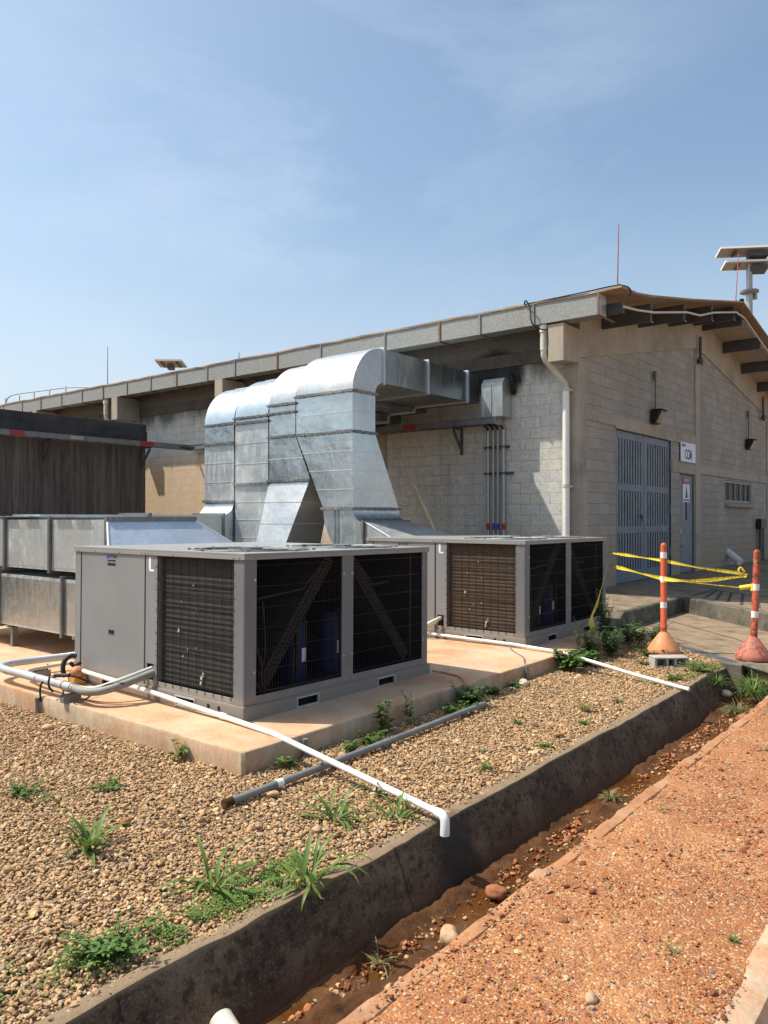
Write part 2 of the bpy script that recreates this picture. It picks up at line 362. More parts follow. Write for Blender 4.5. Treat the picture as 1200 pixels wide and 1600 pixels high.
# ------------------------------------------------------------------ helpers: meshes
class MB:
    def __init__(s): s.v = []; s.f = []; s.mi = []; s.cur = 0
    def add(s, vs, fs):
        o = len(s.v); s.v += [tuple(v) for v in vs]
        for f in fs: s.f.append(tuple(i + o for i in f)); s.mi.append(s.cur)
        return s
    def box(s, x0, x1, y0, y1, z0, z1):
        return s.hexa([(x0, y0, z0), (x1, y0, z0), (x1, y1, z0), (x0, y1, z0), (x0, y0, z1), (x1, y0, z1), (x1, y1, z1), (x0, y1, z1)])
    def hexa(s, p):
        return s.add(p, [(0, 3, 2, 1), (4, 5, 6, 7), (0, 1, 5, 4), (1, 2, 6, 5), (2, 3, 7, 6), (3, 0, 4, 7)])
    def quad(s, a, b, c, d): return s.add([a, b, c, d], [(0, 1, 2, 3)])
    def loft(s, rings, caps=True, closed=True):
        n = len(rings[0]); vs = [p for r in rings for p in r]; fs = []
        for k in range(len(rings) - 1):
            for i in range(n if closed else n - 1):
                j = (i + 1) % n
                fs.append((k * n + i, k * n + j, (k + 1) * n + j, (k + 1) * n + i))
        if caps: fs.append(tuple(reversed(range(n)))); fs.append(tuple((len(rings) - 1) * n + i for i in range(n)))
        return s.add(vs, fs)
    def tube(s, path, r, seg=8, caps=True):
        pts = [Vector(p) for p in path]; rings = []
        rr = r if isinstance(r, (list, tuple)) else [r] * len(pts)
        up = None
        for i, p in enumerate(pts):
            if i == 0: d = pts[1] - p
            elif i == len(pts) - 1: d = p - pts[i - 1]
            else: d = (pts[i + 1] - p).normalized() + (p - pts[i - 1]).normalized()
            d.normalize()
            if up is None:
                up = Vector((0, 0, 1)) if abs(d.z) < .9 else Vector((1, 0, 0))
            a = d.cross(up).normalized(); up = a.cross(d).normalized()
            rings.append([p + rr[i] * (math.cos(t) * a + math.sin(t) * up) for t in [2 * math.pi * k / seg for k in range(seg)]])
        return s.loft(rings, caps)
    def lathe(s, c, prof, seg=20, M4=None):
        rings = []
        for (r, z) in prof:
            ring = []
            for k in range(seg):
                t = 2 * math.pi * k / seg
                v = Vector((r * math.cos(t), r * math.sin(t), z))
                if M4: v = M4 @ v
                ring.append(v + Vector(c))
            rings.append(ring)
        return s.loft(rings, True)
    def build(s, name, mat, parent=None, smooth=None, bevel=0, loc=None, fix=True):
        me = bpy.data.meshes.new(name); me.from_pydata(s.v, [], s.f)
        mats = mat if isinstance(mat, (list, tuple)) else [mat]
        for m in mats: me.materials.append(M[m] if isinstance(m, str) else m)
        if len(mats) > 1: me.polygons.foreach_set('material_index', s.mi)
        if fix:
            bm = bmesh.new(); bm.from_mesh(me); bmesh.ops.recalc_face_normals(bm, faces=bm.faces); bm.to_mesh(me); bm.free()
        if smooth:
            me.polygons.foreach_set('use_smooth', [True] * len(me.polygons)); me.set_sharp_from_angle(angle=R(smooth))
        me.update()
        o = bpy.data.objects.new(name, me); col.objects.link(o)
        if parent: o.parent = parent
        if loc: o.location = loc
        if bevel:
            b = o.modifiers.new('bevel', 'BEVEL'); b.width = bevel; b.segments = 2; b.limit_method = 'ANGLE'; b.angle_limit = R(40)
        return o

def tag(o, label, cat, group=None, kind=None):
    if label: o['label'] = label
    if cat: o['category'] = cat
    if group: o['group'] = group
    if kind: o['kind'] = kind
    return o
def empty(name, loc=(0, 0, 0), rz=0, rx=0, ry=0):
    o = bpy.data.objects.new(name, None); col.objects.link(o); o.location = loc; o.rotation_euler = (rx, ry, rz); o.empty_display_size = .1
    return o
def children(o): return [c for c in bpy.data.objects if c.parent == o]
def copy_tree(o, parent=None):
    c = o.copy(); col.objects.link(c); c.parent = parent
    for ch in children(o): copy_tree(ch, c)
    return c
def structure(o): o['kind'] = 'structure'; return o
def bezier(pts, n=10):
    """Catmull-Rom through points"""
    P = [Vector(p) for p in pts]; P = [P[0] * 2 - P[1]] + P + [P[-1] * 2 - P[-2]]; out = []
    for i in range(1, len(P) - 2):
        for k in range(n):
            t = k / n; a, b, c, d = P[i - 1], P[i], P[i + 1], P[i + 2]
            out.append(.5 * ((2 * b) + (c - a) * t + (2 * a - 5 * b + 4 * c - d) * t * t + (3 * b - a - 3 * c + d) * t ** 3))
    out.append(P[-2]); return out
def text(name, body, size, mat, parent, mw, ext=.001, xs=1.0, bold=0.0):
    cu = bpy.data.curves.new(name, 'FONT'); cu.body = body; cu.offset = bold; cu.size = size; cu.extrude = ext; cu.align_x = 'CENTER'; cu.align_y = 'CENTER'
    o = bpy.data.objects.new(name, cu); col.objects.link(o)
    bpy.context.view_layer.update()
    me = bpy.data.meshes.new_from_object(o.evaluated_get(bpy.context.evaluated_depsgraph_get()))
    bpy.data.objects.remove(o); me.transform(mw @ Matrix.Diagonal((xs, 1, 1, 1))); me.materials.clear(); me.materials.append(M[mat]); me.name = name
    q = bpy.data.objects.new(name, me); col.objects.link(q); q.parent = parent
    return q
FACE_Y = Matrix.Rotation(R(90), 4, 'X')                       # text facing -Y, reading along +X
FACE_X = Matrix.Rotation(R(-90), 4, 'Z') @ Matrix.Rotation(R(90), 4, 'X')   # text facing -X, reading along -Y

# ================================================================== GROUND, ROAD, CHANNEL
def ground_dirt():
    t = NT('brown_dirt'); p = t.pos(False)
    v = t.vor(p, 52, 'Color'); d = t.vor(p, 52)
    c = t.ramp(t.sep(v)[0], [(0, (.20, .14, .09)), (.35, (.34, .23, .13)), (.7, (.42, .30, .17)), (1, (.27, .21, .15))])
    c = t.mix(t.ramp(d, [(.3, 0), (.62, .8)]), c, (.19, .12, .068))
    g = t.noise(p, .12, 4)
    c = t.mix(t.ramp(g, [(.5, 0), (.6, .4)]), c, (.34, .16, .08))
    return t.done(c, .95, 0, t.bump(t.math('MULTIPLY', d, -1), .8, .012))
M['dirt'] = ground_dirt()
def laterite():
    t = NT('red_laterite'); p = t.pos(False)
    a = t.noise(p, 1.3, 7, .65)
    c = t.ramp(a, [(.3, (.24, .086, .032)), (.5, (.35, .138, .050)), (.72, (.45, .212, .088))])
    v = t.vor(t.map(p, (1, 1, 1)), 95, 'Color'); s = t.sep(v)
    c = t.mix(t.ramp(s[0], [(.78, 0), (.84, .8)]), c, (.48, .34, .19))
    c = t.mix(t.ramp(s[1], [(.75, 0), (.8, .8)]), c, (.22, .10, .065))
    f = t.noise(p, 75, 6, .75)
    c = t.mix(.4, c, t.ramp(f, [(.3, .25), (.7, .76)]), 'OVERLAY')
    h = t.math('ADD', t.math('MULTIPLY', t.vor(p, 95), -1.0), t.math('MULTIPLY', t.noise(p, 30, 6, .7), 1.4))
    return t.done(c, .95, 0, t.bump(h, .75, .010))
M['laterite'] = laterite()
def channel_mat():
    t = NT('channel_concrete'); p = t.pos(False); s = t.sep(p)
    a = t.noise(t.map(p, (1, 1, 1.6)), 1.7, 8, .68)
    c = t.ramp(a, [(.30, (.038, .023, .013)), (.45, (.098, .058, .032)), (.58, (.175, .11, .063)), (.78, (.30, .205, .13))])
    jx = t.math('FRACT', t.math('MULTIPLY', t.math('ADD', s[0], t.math('MULTIPLY', t.noise(p, 4, 3), .03)), .62))
    c = t.mix(t.ramp(jx, [(.0, .85), (.008, .0), (.992, 0), (1, .85)]), c, (.008, .007, .006))
    st = t.noise(t.map(p, (7, 2, .6)), 2.0, 7, .7)
    c = t.mix(t.ramp(st, [(.5, 0), (.78, .55)]), c, (.115, .085, .055))
    # speckled lichen
    v = t.noise(p, 90, 4, .6)
    c = t.mix(t.ramp(v, [(.53, 0), (.66, .65)]), c, (.24, .195, .145))
    v2 = t.noise(p, 18, 8, .78)
    c = t.mix(t.ramp(v2, [(.49, 0), (.58, .7)]), c, (.022, .016, .011))
    v3 = t.vor(t.map(p, (1, 1, .7)), 3.1)
    c = t.mix(t.ramp(t.math('ADD', v3, t.math('MULTIPLY', v2, .3)), [(.16, .5), (.24, 0)]), c, (.17, .15, .12))
    z = t.math('ADD', s[2], t.math('MULTIPLY', t.math('SUBTRACT', t.noise(p, 9, 6, .7), .5), .06))
    # mud line near the bottom, dusty top lip
    c = t.mix(t.ramp(t.math('ADD', z, .5), [(.03, .9), (.13, 0)]), c, (.12, .052, .022))
    c = t.mix(t.ramp(t.math('ADD', z, .5), [(.333, 0), (.347, .75)]), c, (.27, .195, .12))
    # damp patch where the drain pipe drips
    q = t.n("ShaderNodeVectorMath", operation='DISTANCE'); t.l(t.map(p, (1.25, .35, .75)), q.inputs[0]); q.inputs[1].default_value = (3.70 * 1.25, 2.4 * .35, -.42 * .75)
    wet = t.ramp(t.math('ADD', q.outputs['Value'], t.math('MULTIPLY', t.noise(p, 9, 4), .12)), [(.22, 1), (.36, 0)])
    c = t.mix(t.math('MULTIPLY', wet, .85), c, (.012, .009, .006))
    rr = t.math('SUBTRACT', .92, t.math('MULTIPLY', wet, .45))
    return t.done(c, rr, 0, t.bump(t.math('ADD', t.noise(p, 45, 6, .75), t.math('MULTIPLY', a, 3)), .8, .009))
M['channel'] = channel_mat()
M['kerb_red'] = conc('dusty_kerb', (.33, .150, .066), (.23, .095, .042), (.46, .35, .23), .35, 6.5, bump=.5)
def mud_mat():
    t = NT('red_mud'); p = t.pos(False)
    c = t.ramp(t.noise(p, 5, 7, .7), [(.3, (.055, .024, .010)), (.6, (.13, .060, .026)), (.8, (.23, .125, .062))])
    t.b.inputs['Specular IOR Level'].default_value = .12
    return t.done(c, .85, 0, t.bump(t.noise(p, 28, 7, .75), 1.0, .022))
M['mud'] = mud_mat()
def water_mat():
    t = NT('rusty_water'); p = t.pos(False)
    c = t.ramp(t.noise(p, 4, 5, .7), [(.35, (.055, .021, .006)), (.65, (.11, .042, .011))])
    t.b.inputs['Specular IOR Level'].default_value = .5
    return t.done(c, .07, 0, t.bump(t.noise(p, 14, 3), .12, .008))
M['water'] = water_mat()

XE = 9.0      # where the ditch meets the headwall
mb = MB()
Zg = -.175
big = 900
def rect(mb, x0, x1, y0, y1, z): mb.quad((x0, y0, z), (x1, y0, z), (x1, y1, z), (x0, y1, z))
rect(mb, -big, big, 2.52, big, Zg)
rect(mb, -big, big, .80, 1.70, Zg)
rect(mb, -big, big, -big, .28, Zg)
for (a, b) in ((-big, -5), (XE + 1.6, big)):
    rect(mb, a, b, 1.70, 2.52, Zg); rect(mb, a, b, .28, .80, Zg)
structure(mb.build('ground', 'dirt'))

# drain channel: lip, sloping side, floor, near kerb (profile extruded along x with slight unevenness)
def channel(name, prof, x0, x1, step, mat, amp=.006, matidx=None):
    mb = MB(); n = int((x1 - x0) / step) + 1; rings = []
    for i in range(n + 1):
        x = x0 + (x1 - x0) * i / n; ring = []
        for (y, z, a) in prof:
            d = mnoise.noise((x * 1.7, y * 3, z * 3)) * a + mnoise.noise((x * 7, y * 9, z * 9 + 5)) * a * .5
            ring.append((x, y + d, z + d * .7))
        rings.append(ring)
    mb.loft(rings, caps=False, closed=False)
    if matidx:
        k = len(prof) - 1
        mb.mi = [matidx[i % k] for i in range(len(mb.f))]
    return mb.build(name, mat, smooth=35, fix=False)
prof = [(2.60, -.20, .0), (2.585, -.152, .004), (2.512, -.149, .016), (2.500, -.153, .014), (2.490, -.172, .014), (2.457, -.24, .010), (2.402, -.38, .010), (2.355, -.475, .014), (2.24, -.505, .015),
        (1.92, -.505, .015), (1.86, -.46, .01), (1.79, -.19, .012), (1.772, -.158, .018), (1.745, -.150, .010), (1.70, -.153, .010), (1.67, -.20, 0)]
structure(channel('drain_channel', prof, -5, XE + .75, .06, ['channel', 'kerb_red'], matidx=[0] * 11 + [1] * 4))
prof2 = [(.80, -.2, 0), (.785, -.150, .008), (.72, -.148, .010), (.675, -.165, .012), (.62, -.27, .012), (.56, -.42, .012), (.50, -.48, .01), (.34, -.48, .01), (.28, -.17, .01), (.2, -.165, .01), (.19, -.2, 0)]
structure(channel('drain_channel', prof2, -5, 10.6, .06, ['kerb_red', 'conc_pad_side'], matidx=[1, 1, 1] + [1] * 7))

# mud bed and water in the ditch
nx, ny = 620, 26; mb = MB(); vs = []; fs = []
for i in range(nx + 1):
    for j in range(ny + 1):
        x = -2 + 11.6 * i / nx; y = 1.87 + .47 * j / ny
        e = (j / ny)
        z = -.484 + .045 * mnoise.fractal((x * 1.3, y * 4, 3), 1, 2, 4) + .05 * max(0, e - .55) + .02 * mnoise.noise((x * 9, y * 9, 1)) + .012 * mnoise.noise((x * 24, y * 24, 1))
        if x > 2.3 and x < 3.2: z += .018
        vs.append((x, y, z))
for i in range(nx):
    for j in range(ny):
        a = i * (ny + 1) + j; fs.append((a, a + ny + 1, a + ny + 2, a + 1))
mb.add(vs, fs); structure(mb.build('mud_bed', 'mud', smooth=60, fix=False))
mb = MB(); rect(mb, -4, XE + .6, 1.86, 2.34, -.472); structure(mb.build('water', 'water', fix=False))

# red dirt road between the two ditches
nx, ny = 420, 40; vs = []; fs = []
for i in range(nx + 1):
    for j in range(ny + 1):
        x = -3 + 13 * i / nx; y = .735 + .985 * j / ny
        e = min(j, ny - j) / ny
        wob = .022 * mnoise.noise((x * 2.2, 0 if j > ny / 2 else 7, 0)) + .018 * mnoise.noise((x * 11, 3, 0)) + .012 * mnoise.noise((x * 29, 8, 0))
        if j >= ny - 2: y += wob
        if j <= 2: y += wob
        z = -.150 + .016 * mnoise.fractal((x * 2.5, y * 2.5, 0), 1, 2, 5) + .006 * mnoise.noise((x * 14, y * 14, 2)) + .01 * math.sin(math.pi * j / ny)
        if j in (0, ny): z -= .025
        elif j in (1, ny - 1): z -= .003
        vs.append((x, y, z))
for i in range(nx):
    for j in range(ny):
        a = i * (ny + 1) + j; fs.append((a, a + ny + 1, a + ny + 2, a + 1))
mb = MB().add(vs, fs); structure(mb.build('road', 'laterite', smooth=60, fix=False))

def gz(x, y):
    d = (x - 9.5) * -.746 + (y - 2.4) * .666          # distance on the gravel side of the grate line
    return -.168 + .008 * mnoise.noise((x * 2, y * 2, 0)) + (.048 * math.exp(-(d / .45) ** 2) if (x > 8 and y < 4.2) else 0)
# gravel base sheet, slightly uneven, under the loose pebbles
vs = []; fs = []; nx, ny = 150, 90
for i in range(nx + 1):
    for j in range(ny + 1):
        x = -3 + 13.6 * i / nx; y = 2.53 + 7.5 * j / ny
        vs.append((x, y, gz(x, y) - (.01 if j == 0 else 0)))
for i in range(nx):
    for j in range(ny):
        a = i * (ny + 1) + j; x, y, _ = vs[a]
        if x > 3.7 and y > 4.3 and x < 10.1: continue
        fs.append((a, a + ny + 1, a + ny + 2, a + 1))
structure(MB().add(vs, fs).build('gravel_bed', 'dirt', smooth=60, fix=False))

# concrete pad
PX0, PX1, PY0, PY1 = 3.46, 10.24, 3.965, 12.6
mb = MB()
n = 120
top = []; 
def edge_pts():
    out = []
    def seg(a, b):
        L_ = math.hypot(b[0] - a[0], b[1] - a[1]); k = max(2, int(L_ / .12))
        for i in range(k):
            t = i / k; out.append((a[0] + (b[0] - a[0]) * t, a[1] + (b[1] - a[1]) * t))
    c = .018
    seg((PX0 + c, PY0), (PX1 - .25, PY0)); seg((PX1 - .25, PY0), (PX1, PY0 + .25)); seg((PX1, PY0 + .25), (PX1, PY1)); seg((PX1, PY1), (PX0, PY1)); seg((PX0, PY1), (PX0, PY0 + c)); seg((PX0, PY0 + c), (PX0 + c, PY0))
    return out
E0 = edge_pts()
def ring(off, z, a):
    cx, cy = (PX0 + PX1) / 2, (PY0 + PY1) / 2; o = []
    for (x, y) in E0:
        dx = -off if x > cx else off; dy = -off if y > cy else off
        d = a * mnoise.noise((x * 4, y * 4, z * 6)) + a * .6 * mnoise.noise((x * 15, y * 15, z * 6))
        o.append((x + dx * (abs(x - cx) > 3.0) + d, y + dy * (abs(y - cy) > 4.0) + d, z))
    return o
rings = [ring(-.004, -.26, .006), ring(-.002, -.10, .006), ring(0, -.022, .006), ring(.006, -.006, .006), ring(.02, 0, .004)]
mb.loft(rings, caps=False); k = len(mb.f); mb.cur = 1
mb.add(rings[-1], [tuple(range(len(E0)))])
structure(mb.build('concrete_pad', ['conc_pad_side', 'conc_pad'], smooth=30, fix=True))

# ---- raised paving by the building, ramp slab and its kerb
slab = MB()
A = (11.28, 4.46); B = (14.1, 4.46); C = (10.3, .42)
zc = .15
mb = MB()
# top sheets
mb.add([(A[0], A[1], zc), (B[0], B[1], zc), (60, 4.46, zc), (60, 6.0, .245), (11.28, 6.0, .245)], [(0, 1, 2, 3, 4)])
mb.add([(B[0], B[1], zc), (C[0], C[1], zc), (60, .42, zc), (60, 4.46, zc)], [(0, 1, 2, 3)])
mb.add([(11.28, 6.0, .245), (60, 6.0, .245), (60, 40, .245), (11.28, 40, .245)], [(0, 1, 2, 3)])
structure(mb.build('pavement', 'conc_slab', fix=False))
# kerb: a proper step with its own thickness
mb = MB()
def kerb(p, q, z0, z1, th, drop=0):
    d = Vector((q[0] - p[0], q[1] - p[1], 0)).normalized(); nrm = Vector((d.y, -d.x, 0))
    k = max(2, int((Vector(q) - Vector(p)).length / .15)); rr = []
    for i in range(k + 1):
        t = i / k; c = Vector((p[0] + (q[0] - p[0]) * t, p[1] + (q[1] - p[1]) * t, 0))
        w_ = .01 * mnoise.noise((c.x * 3, c.y * 3, 0))
        a = c + nrm * (w_ + .012); b = c - nrm * th
        zz = z1 + .006 * mnoise.noise((c.x * 4, c.y * 4, 4))
        rr.append([(a.x + nrm.x * .02, a.y + nrm.y * .02, z0), (a.x, a.y, zz - .02), (a.x - nrm.x * .02, a.y - nrm.y * .02, zz), (b.x, b.y, zz), (b.x, b.y, z0)])
    mb.loft(rr, True)
kerb(A, B, -.2, zc + .006, .12)
kerb(B, C, -.2, zc + .006, .12)
mb.add([(A[0] - .28, A[1] - .02, -.06), (A[0], A[1] - .03, -.06), (A[0], A[1] - .03, .155), (A[0] - .28, 6, -.06), (A[0], 6, -.06), (A[0], 6, .155)], [(0, 1, 2), (3, 5, 4), (0, 2, 5, 3), (1, 4, 5, 2), (0, 3, 4, 1)])
mb.box(A[0] - .3, A[0], 6, 40, -.2, .241)
structure(mb.build('kerb', 'conc_kerb', smooth=30))
# ramp / crossing slab
G0 = (10.50, 3.52); G1 = (9.50, 2.40)
zr = -.112
mb = MB()
rp_ = [(10.26, 4.2), (10.26, 3.70), (G0[0] + .02, G0[1]), (G1[0] + .14, G1[1] - .0), (8.32, 1.1), (7.8, .5), (C[0] + .1, .3), (C[0] + 1.2, 1.7), (B[0] + .02, B[1] + .02), (A[0] - .25, A[1] + .02), (A[0] - .25, 40), (10.26, 40)]
mb.add([(x, y, zr) for x, y in rp_] + [(x, y, zr - .16) for x, y in rp_], [tuple(range(len(rp_)))] + [(i, (i + 1) % len(rp_), (i + 1) % len(rp_) + len(rp_), i + len(rp_)) for i in range(len(rp_))])
structure(mb.build('ramp', 'conc_slab'))
# joints cut in the paving
mb = MB()
def groove(p, q, z, wd=.03):
    d = Vector((q[0] - p[0], q[1] - p[1], 0)).normalized(); n_ = Vector((-d.y, d.x, 0)) * wd / 2
    mb.quad((p[0] - n_.x, p[1] - n_.y, z), (q[0] - n_.x, q[1] - n_.y, z), (q[0] + n_.x, q[1] + n_.y, z), (p[0] + n_.x, p[1] + n_.y, z))
zg = zc + .0045
for a in [((16.0, 4.42), (14.45, 4.40)), ((15.85, 4.35), (14.15, 4.1)), ((15.7, 4.22), (13.95, 3.85)), ((15.5, 4.0), (13.72, 3.60)), ((15.3, 3.75), (13.35, 3.3)), ((15.0, 3.45), (13.1, 2.98)), ((14.7, 3.1), (13.05, 2.72)), ((14.4, 2.8), (12.8, 2.45))]:
    groove(a[0], a[1], zg, .05)
groove((15.9, 4.44), (14.3, 2.7), zg, .035)
groove((12.2, 4.56), (12.2, 5.9), .1785 + .05, .014)
groove((11.4, 2.9), (12.9, 4.42), zr + .0045, .015)
groove((9.9, 1.75), (11.4, 2.9), zr + .0045, .015)
mb.build('pavement_joints', simple('joint_dirt', (.06, .05, .04), .95), fix=False)['kind'] = 'structure'  # dark material for the flat joint strips
# slope of the paving near the wall rises, so lay its joint as a sloped strip
# headwall where the ditch runs under the crossing
mb = MB()
d = Vector((G1[0] - G0[0], G1[1] - G0[1], 0)).normalized(); nn = Vector((d.y, -d.x, 0))
p = Vector((9.52, 2.42, 0)); q = Vector((8.72, 1.52, 0))
mb.hexa([(p.x, p.y, -.12), (q.x, q.y, -.12), (q.x + .14, q.y - .12, -.12), (p.x + .14, p.y - .12, -.12), (p.x, p.y, zr + .015), (q.x, q.y, zr + .015), (q.x + .14, q.y - .12, zr + .015), (p.x + .14, p.y - .12, zr + .015)])
structure(mb.build('headwall', 'conc_kerb', bevel=.01))
mb = MB(); mb.box(9.42, 9.60, 2.32, 2.62, -.6, -.105)
structure(mb.build('headwall', 'conc_kerb', bevel=.015))
# black sheet standing in for the shade in the culvert mouth under the crossing
mb = MB(); mb.quad((9.7, 2.6, -.6), (9.15, 1.6, -.6), (9.15, 1.6, -.13), (9.7, 2.6, -.13)); structure(mb.build('culvert_shade', 'black', fix=False))

# drain grate: two cast sections
def grate(p, q, wd, label, nb):
    r0 = empty('drain_grate', (p[0], p[1], -.108), math.atan2(q[1] - p[1], q[0] - p[0]))
    Ln = math.hypot(q[0] - p[0], q[1] - p[1])
    f = MB(); f.box(0, Ln, -wd / 2, -wd / 2 + .018, -.03, .006); f.box(0, Ln, wd / 2 - .018, wd / 2, -.03, .006); f.box(0, .02, -wd / 2 + .018, wd / 2 - .018, -.03, .004); f.box(Ln - .02, Ln, -wd / 2 + .018, wd / 2 - .018, -.03, .004)
    f.build('frame', 'galv_dark', r0)
    b = MB()
    for i in range(nb):
        x = .03 + (Ln - .06) * (i + .5) / nb; b.box(x - .007, x + .007, -wd / 2 + .018, wd / 2 - .018, -.025, .003)
    b.build('bars', 'steel_grey', r0)
    v = MB(); v.box(.02, Ln - .02, -wd / 2 + .018, wd / 2 - .018, -.05, -.028); v.build('trough', 'dark', r0)
    return tag(r0, label, 'drain grate', 'drain grates beside the ramp')
gm = ((G0[0] + G1[0]) / 2, (G0[1] + G1[1]) / 2)
grate((G0[0] - .04, G0[1] + .02), (gm[0] - .02, gm[1] + .01), .17, 'dark slotted drain grate by the ramp, the farther half behind the orange cone', 22)
grate((gm[0] - .045, gm[1] - .02), (G1[0], G1[1]), .17, 'dark slotted drain grate by the ramp, the nearer half beside the weeds', 22)

# ================================================================== BUILDING
bld = empty('industrial_building', (12.95, 5.9, .2))
tag(bld, 'long grey block industrial building with low pitched roof, slatted double door and gable', 'building')
def bp(mb, name, mat, **k):
    mb.v = [(x - 12.95, y - 5.9, z - .2) for (x, y, z) in mb.v]
    return mb.build(name, mat, k.pop('parent', bld), **k)
BE = 34.0
XR = 30.0
def zroof(x):     # underside of the roof sheet
    pts = [(11.5, 5.25), (12.3, 5.30), (13.7, 5.45), (16.07, 5.91), (19.2, 6.56), (19.9, 6.68), (20.9, 6.53), (22.4, 6.31), (31, 4.98)]
    for (a, b), (c, d) in zip(pts, pts[1:]):
        if x <= c: return b + (d - b) * (x - a) / (c - a)
    return pts[-1][1]
# gable wall, recessed block panels with openings, in strips
GY = 5.93
breaks = sorted(set([12.99, 13.7, 14.70, 16.07, 17.95, 18.55, 19.2, 19.62, 19.9, 20.9, 22.35, 22.4, 25.14, XR]))
mb = MB()
for a, b in zip(breaks, breaks[1:]):
    segs = [(.0, None)]
    m_ = (a + b) / 2
    if 14.70 < m_ < 17.95: segs = [(3.31, None)]
    elif 18.55 < m_ < 19.62: segs = [(2.606, None)]
    elif 22.35 <= m_ < 25.14: segs = [(.0, 1.975), (2.58, None)]
    for lo, hi in segs:
        ha = hi if hi else zroof(a) - .01; hb = hi if hi else zroof(b) - .01
        mb.hexa([(a, GY, lo), (b, GY, lo), (b, GY + .2, lo), (a, GY + .2, lo), (a, GY, ha), (b, GY, hb), (b, GY + .2, hb), (a, GY + .2, ha)])
bp(mb, 'gable_wall', 'block_gable')
# long wall
mb = MB(); mb.box(12.98, 13.18, 5.93 + .2, BE, 0, 5.24)
bp(mb, 'long_wall', 'block_long')
mb = MB(); mb.box(13.2, XR, BE - .2, BE, 0, 4.9); mb.box(XR, XR + .2, 5.93, BE, 0, 5.0)
bp(mb, 'rear_wall', 'block_gable')
# concrete frame of the gable
for c_ in ((12.945, 13.29, 5.895, 6.19, 0, 4.42), (19.68, 20.04, 5.90, 5.99, 0, 5.62), (27.05, 27.40, 5.90, 5.99, 0, 4.62)):
    mb = MB(); mb.box(*c_); bp(mb, 'column', 'conc_frame', bevel=.006)
mb = MB()
mb.box(13.29, 14.66, 5.902, 5.99, 3.353, 3.557); mb.box(14.66, 19.68, 5.902, 5.99, 3.312, 3.557)
mb.box(17.98, 19.68, 5.905, 5.99, 2.612, 2.86)
mb.box(20.04, 27.05, 5.902, 5.99, 2.65, 2.87)
bp(mb, 'beam', 'conc_frame', bevel=.005)
mb = MB()
def slope(x0, x1, b0, b1, y=5.898):
    xs = [x0] + [v for v in (13.7, 16.07, 19.2, 19.9, 20.9, 22.4) if x0 < v < x1] + [x1]
    for a, b in zip(xs, xs[1:]):
        za = b0 + (b1 - b0) * (a - x0) / (x1 - x0); zb = b0 + (b1 - b0) * (b - x0) / (x1 - x0)
        mb.hexa([(a, y, za), (b, y, zb), (b, y + .09, zb), (a, y + .09, za), (a, y, zroof(a) - .005), (b, y, zroof(b) - .005), (b, y + .09, zroof(b) - .005), (a, y + .09, zroof(a) - .005)])
slope(13.0, 19.86, 4.42, 5.76)
slope(19.86, 30.2, 5.76, 4.33)
mb.hexa([(12.33, 5.894, 4.27), (13.0, 5.894, 4.33), (13.0, 6.185, 4.33), (12.33, 6.185, 4.27), (12.33, 5.894, 4.92), (13.0, 5.894, 4.92), (13.0, 6.185, 4.92), (12.33, 6.185, 4.92)])
bp(mb, 'gable_beam', 'conc_frame', bevel=.006)
# pilasters and corbels on the long side
for y in (10.3, 14.8, 19.3, 23.8, 28.3, 32.8):
    mb = MB(); mb.box(12.93, 12.98, y, y + .29, 0, 4.9); mb.box(12.25, 12.93, y, y + .29, 4.45 if y != 19.3 else 4.30, 4.93)
    bp(mb, 'pilaster', 'conc_frame', bevel=.006)
mb = MB()
ys = [6.19, 10.3, 14.8, 19.3, 23.8, 28.3, 32.8]
for a, b in zip(ys, ys[1:]): mb.box(12.95, 12.98, a + (.29 if a > 7 else 0), b, 4.42, 4.66)
bp(mb, 'ring_beam', 'beam_dark', bevel=.004)
# roof sheet
tp = [(12.28, 5.345), (13.0, 5.40), (13.7, 5.51), (16.07, 5.97), (19.2, 6.62), (19.9, 6.74), (20.9, 6.59), (22.4, 6.37), (31, 5.03)]
mb = MB(); rows = []
nY = 120
for k in range(nY + 1):
    y = 4.85 + (BE + .8 - 4.85) * k / nY
    if k == 0: pass
    off = [.018 * mnoise.noise((x * 1.9, y * 1.3, 0)) for x, z in tp]
    rows.append([(x + .02 * mnoise.noise((y * 3, x, 1)), y + (.03 * mnoise.noise((x * 2, 5, 5)) if k == 0 else 0), z + o_) for (x, z), o_ in zip(tp, off)] + [(x, y + (.03 * mnoise.noise((x * 2, 5, 5)) if k == 0 else 0), z - .035 + o_) for (x, z), o_ in reversed(list(zip(tp, off)))])
mb.loft(rows, True)
n_ = len(tp) * 2
mb.mi = []
for k in range(nY):
    for i in range(n_): mb.mi.append(0 if i < len(tp) - 1 else 1)
mb.mi += [1, 1]
roof = bp(mb, 'roof', ['roof_top', 'roof_under'], fix=True)
# ridge cap of dark lumps at the gable end
for i, (x, z) in enumerate([(19.85, 6.76), (19.98, 6.77), (12.42, 5.37)]):
    mb = MB(); mb.lathe((x, 4.88 + .03 * i, z), [(.0, -.03), (.05, -.02), (.06, .02), (.03, .045), (0, .05)], 8)
    bp(mb, 'ridge_cap', 'black')
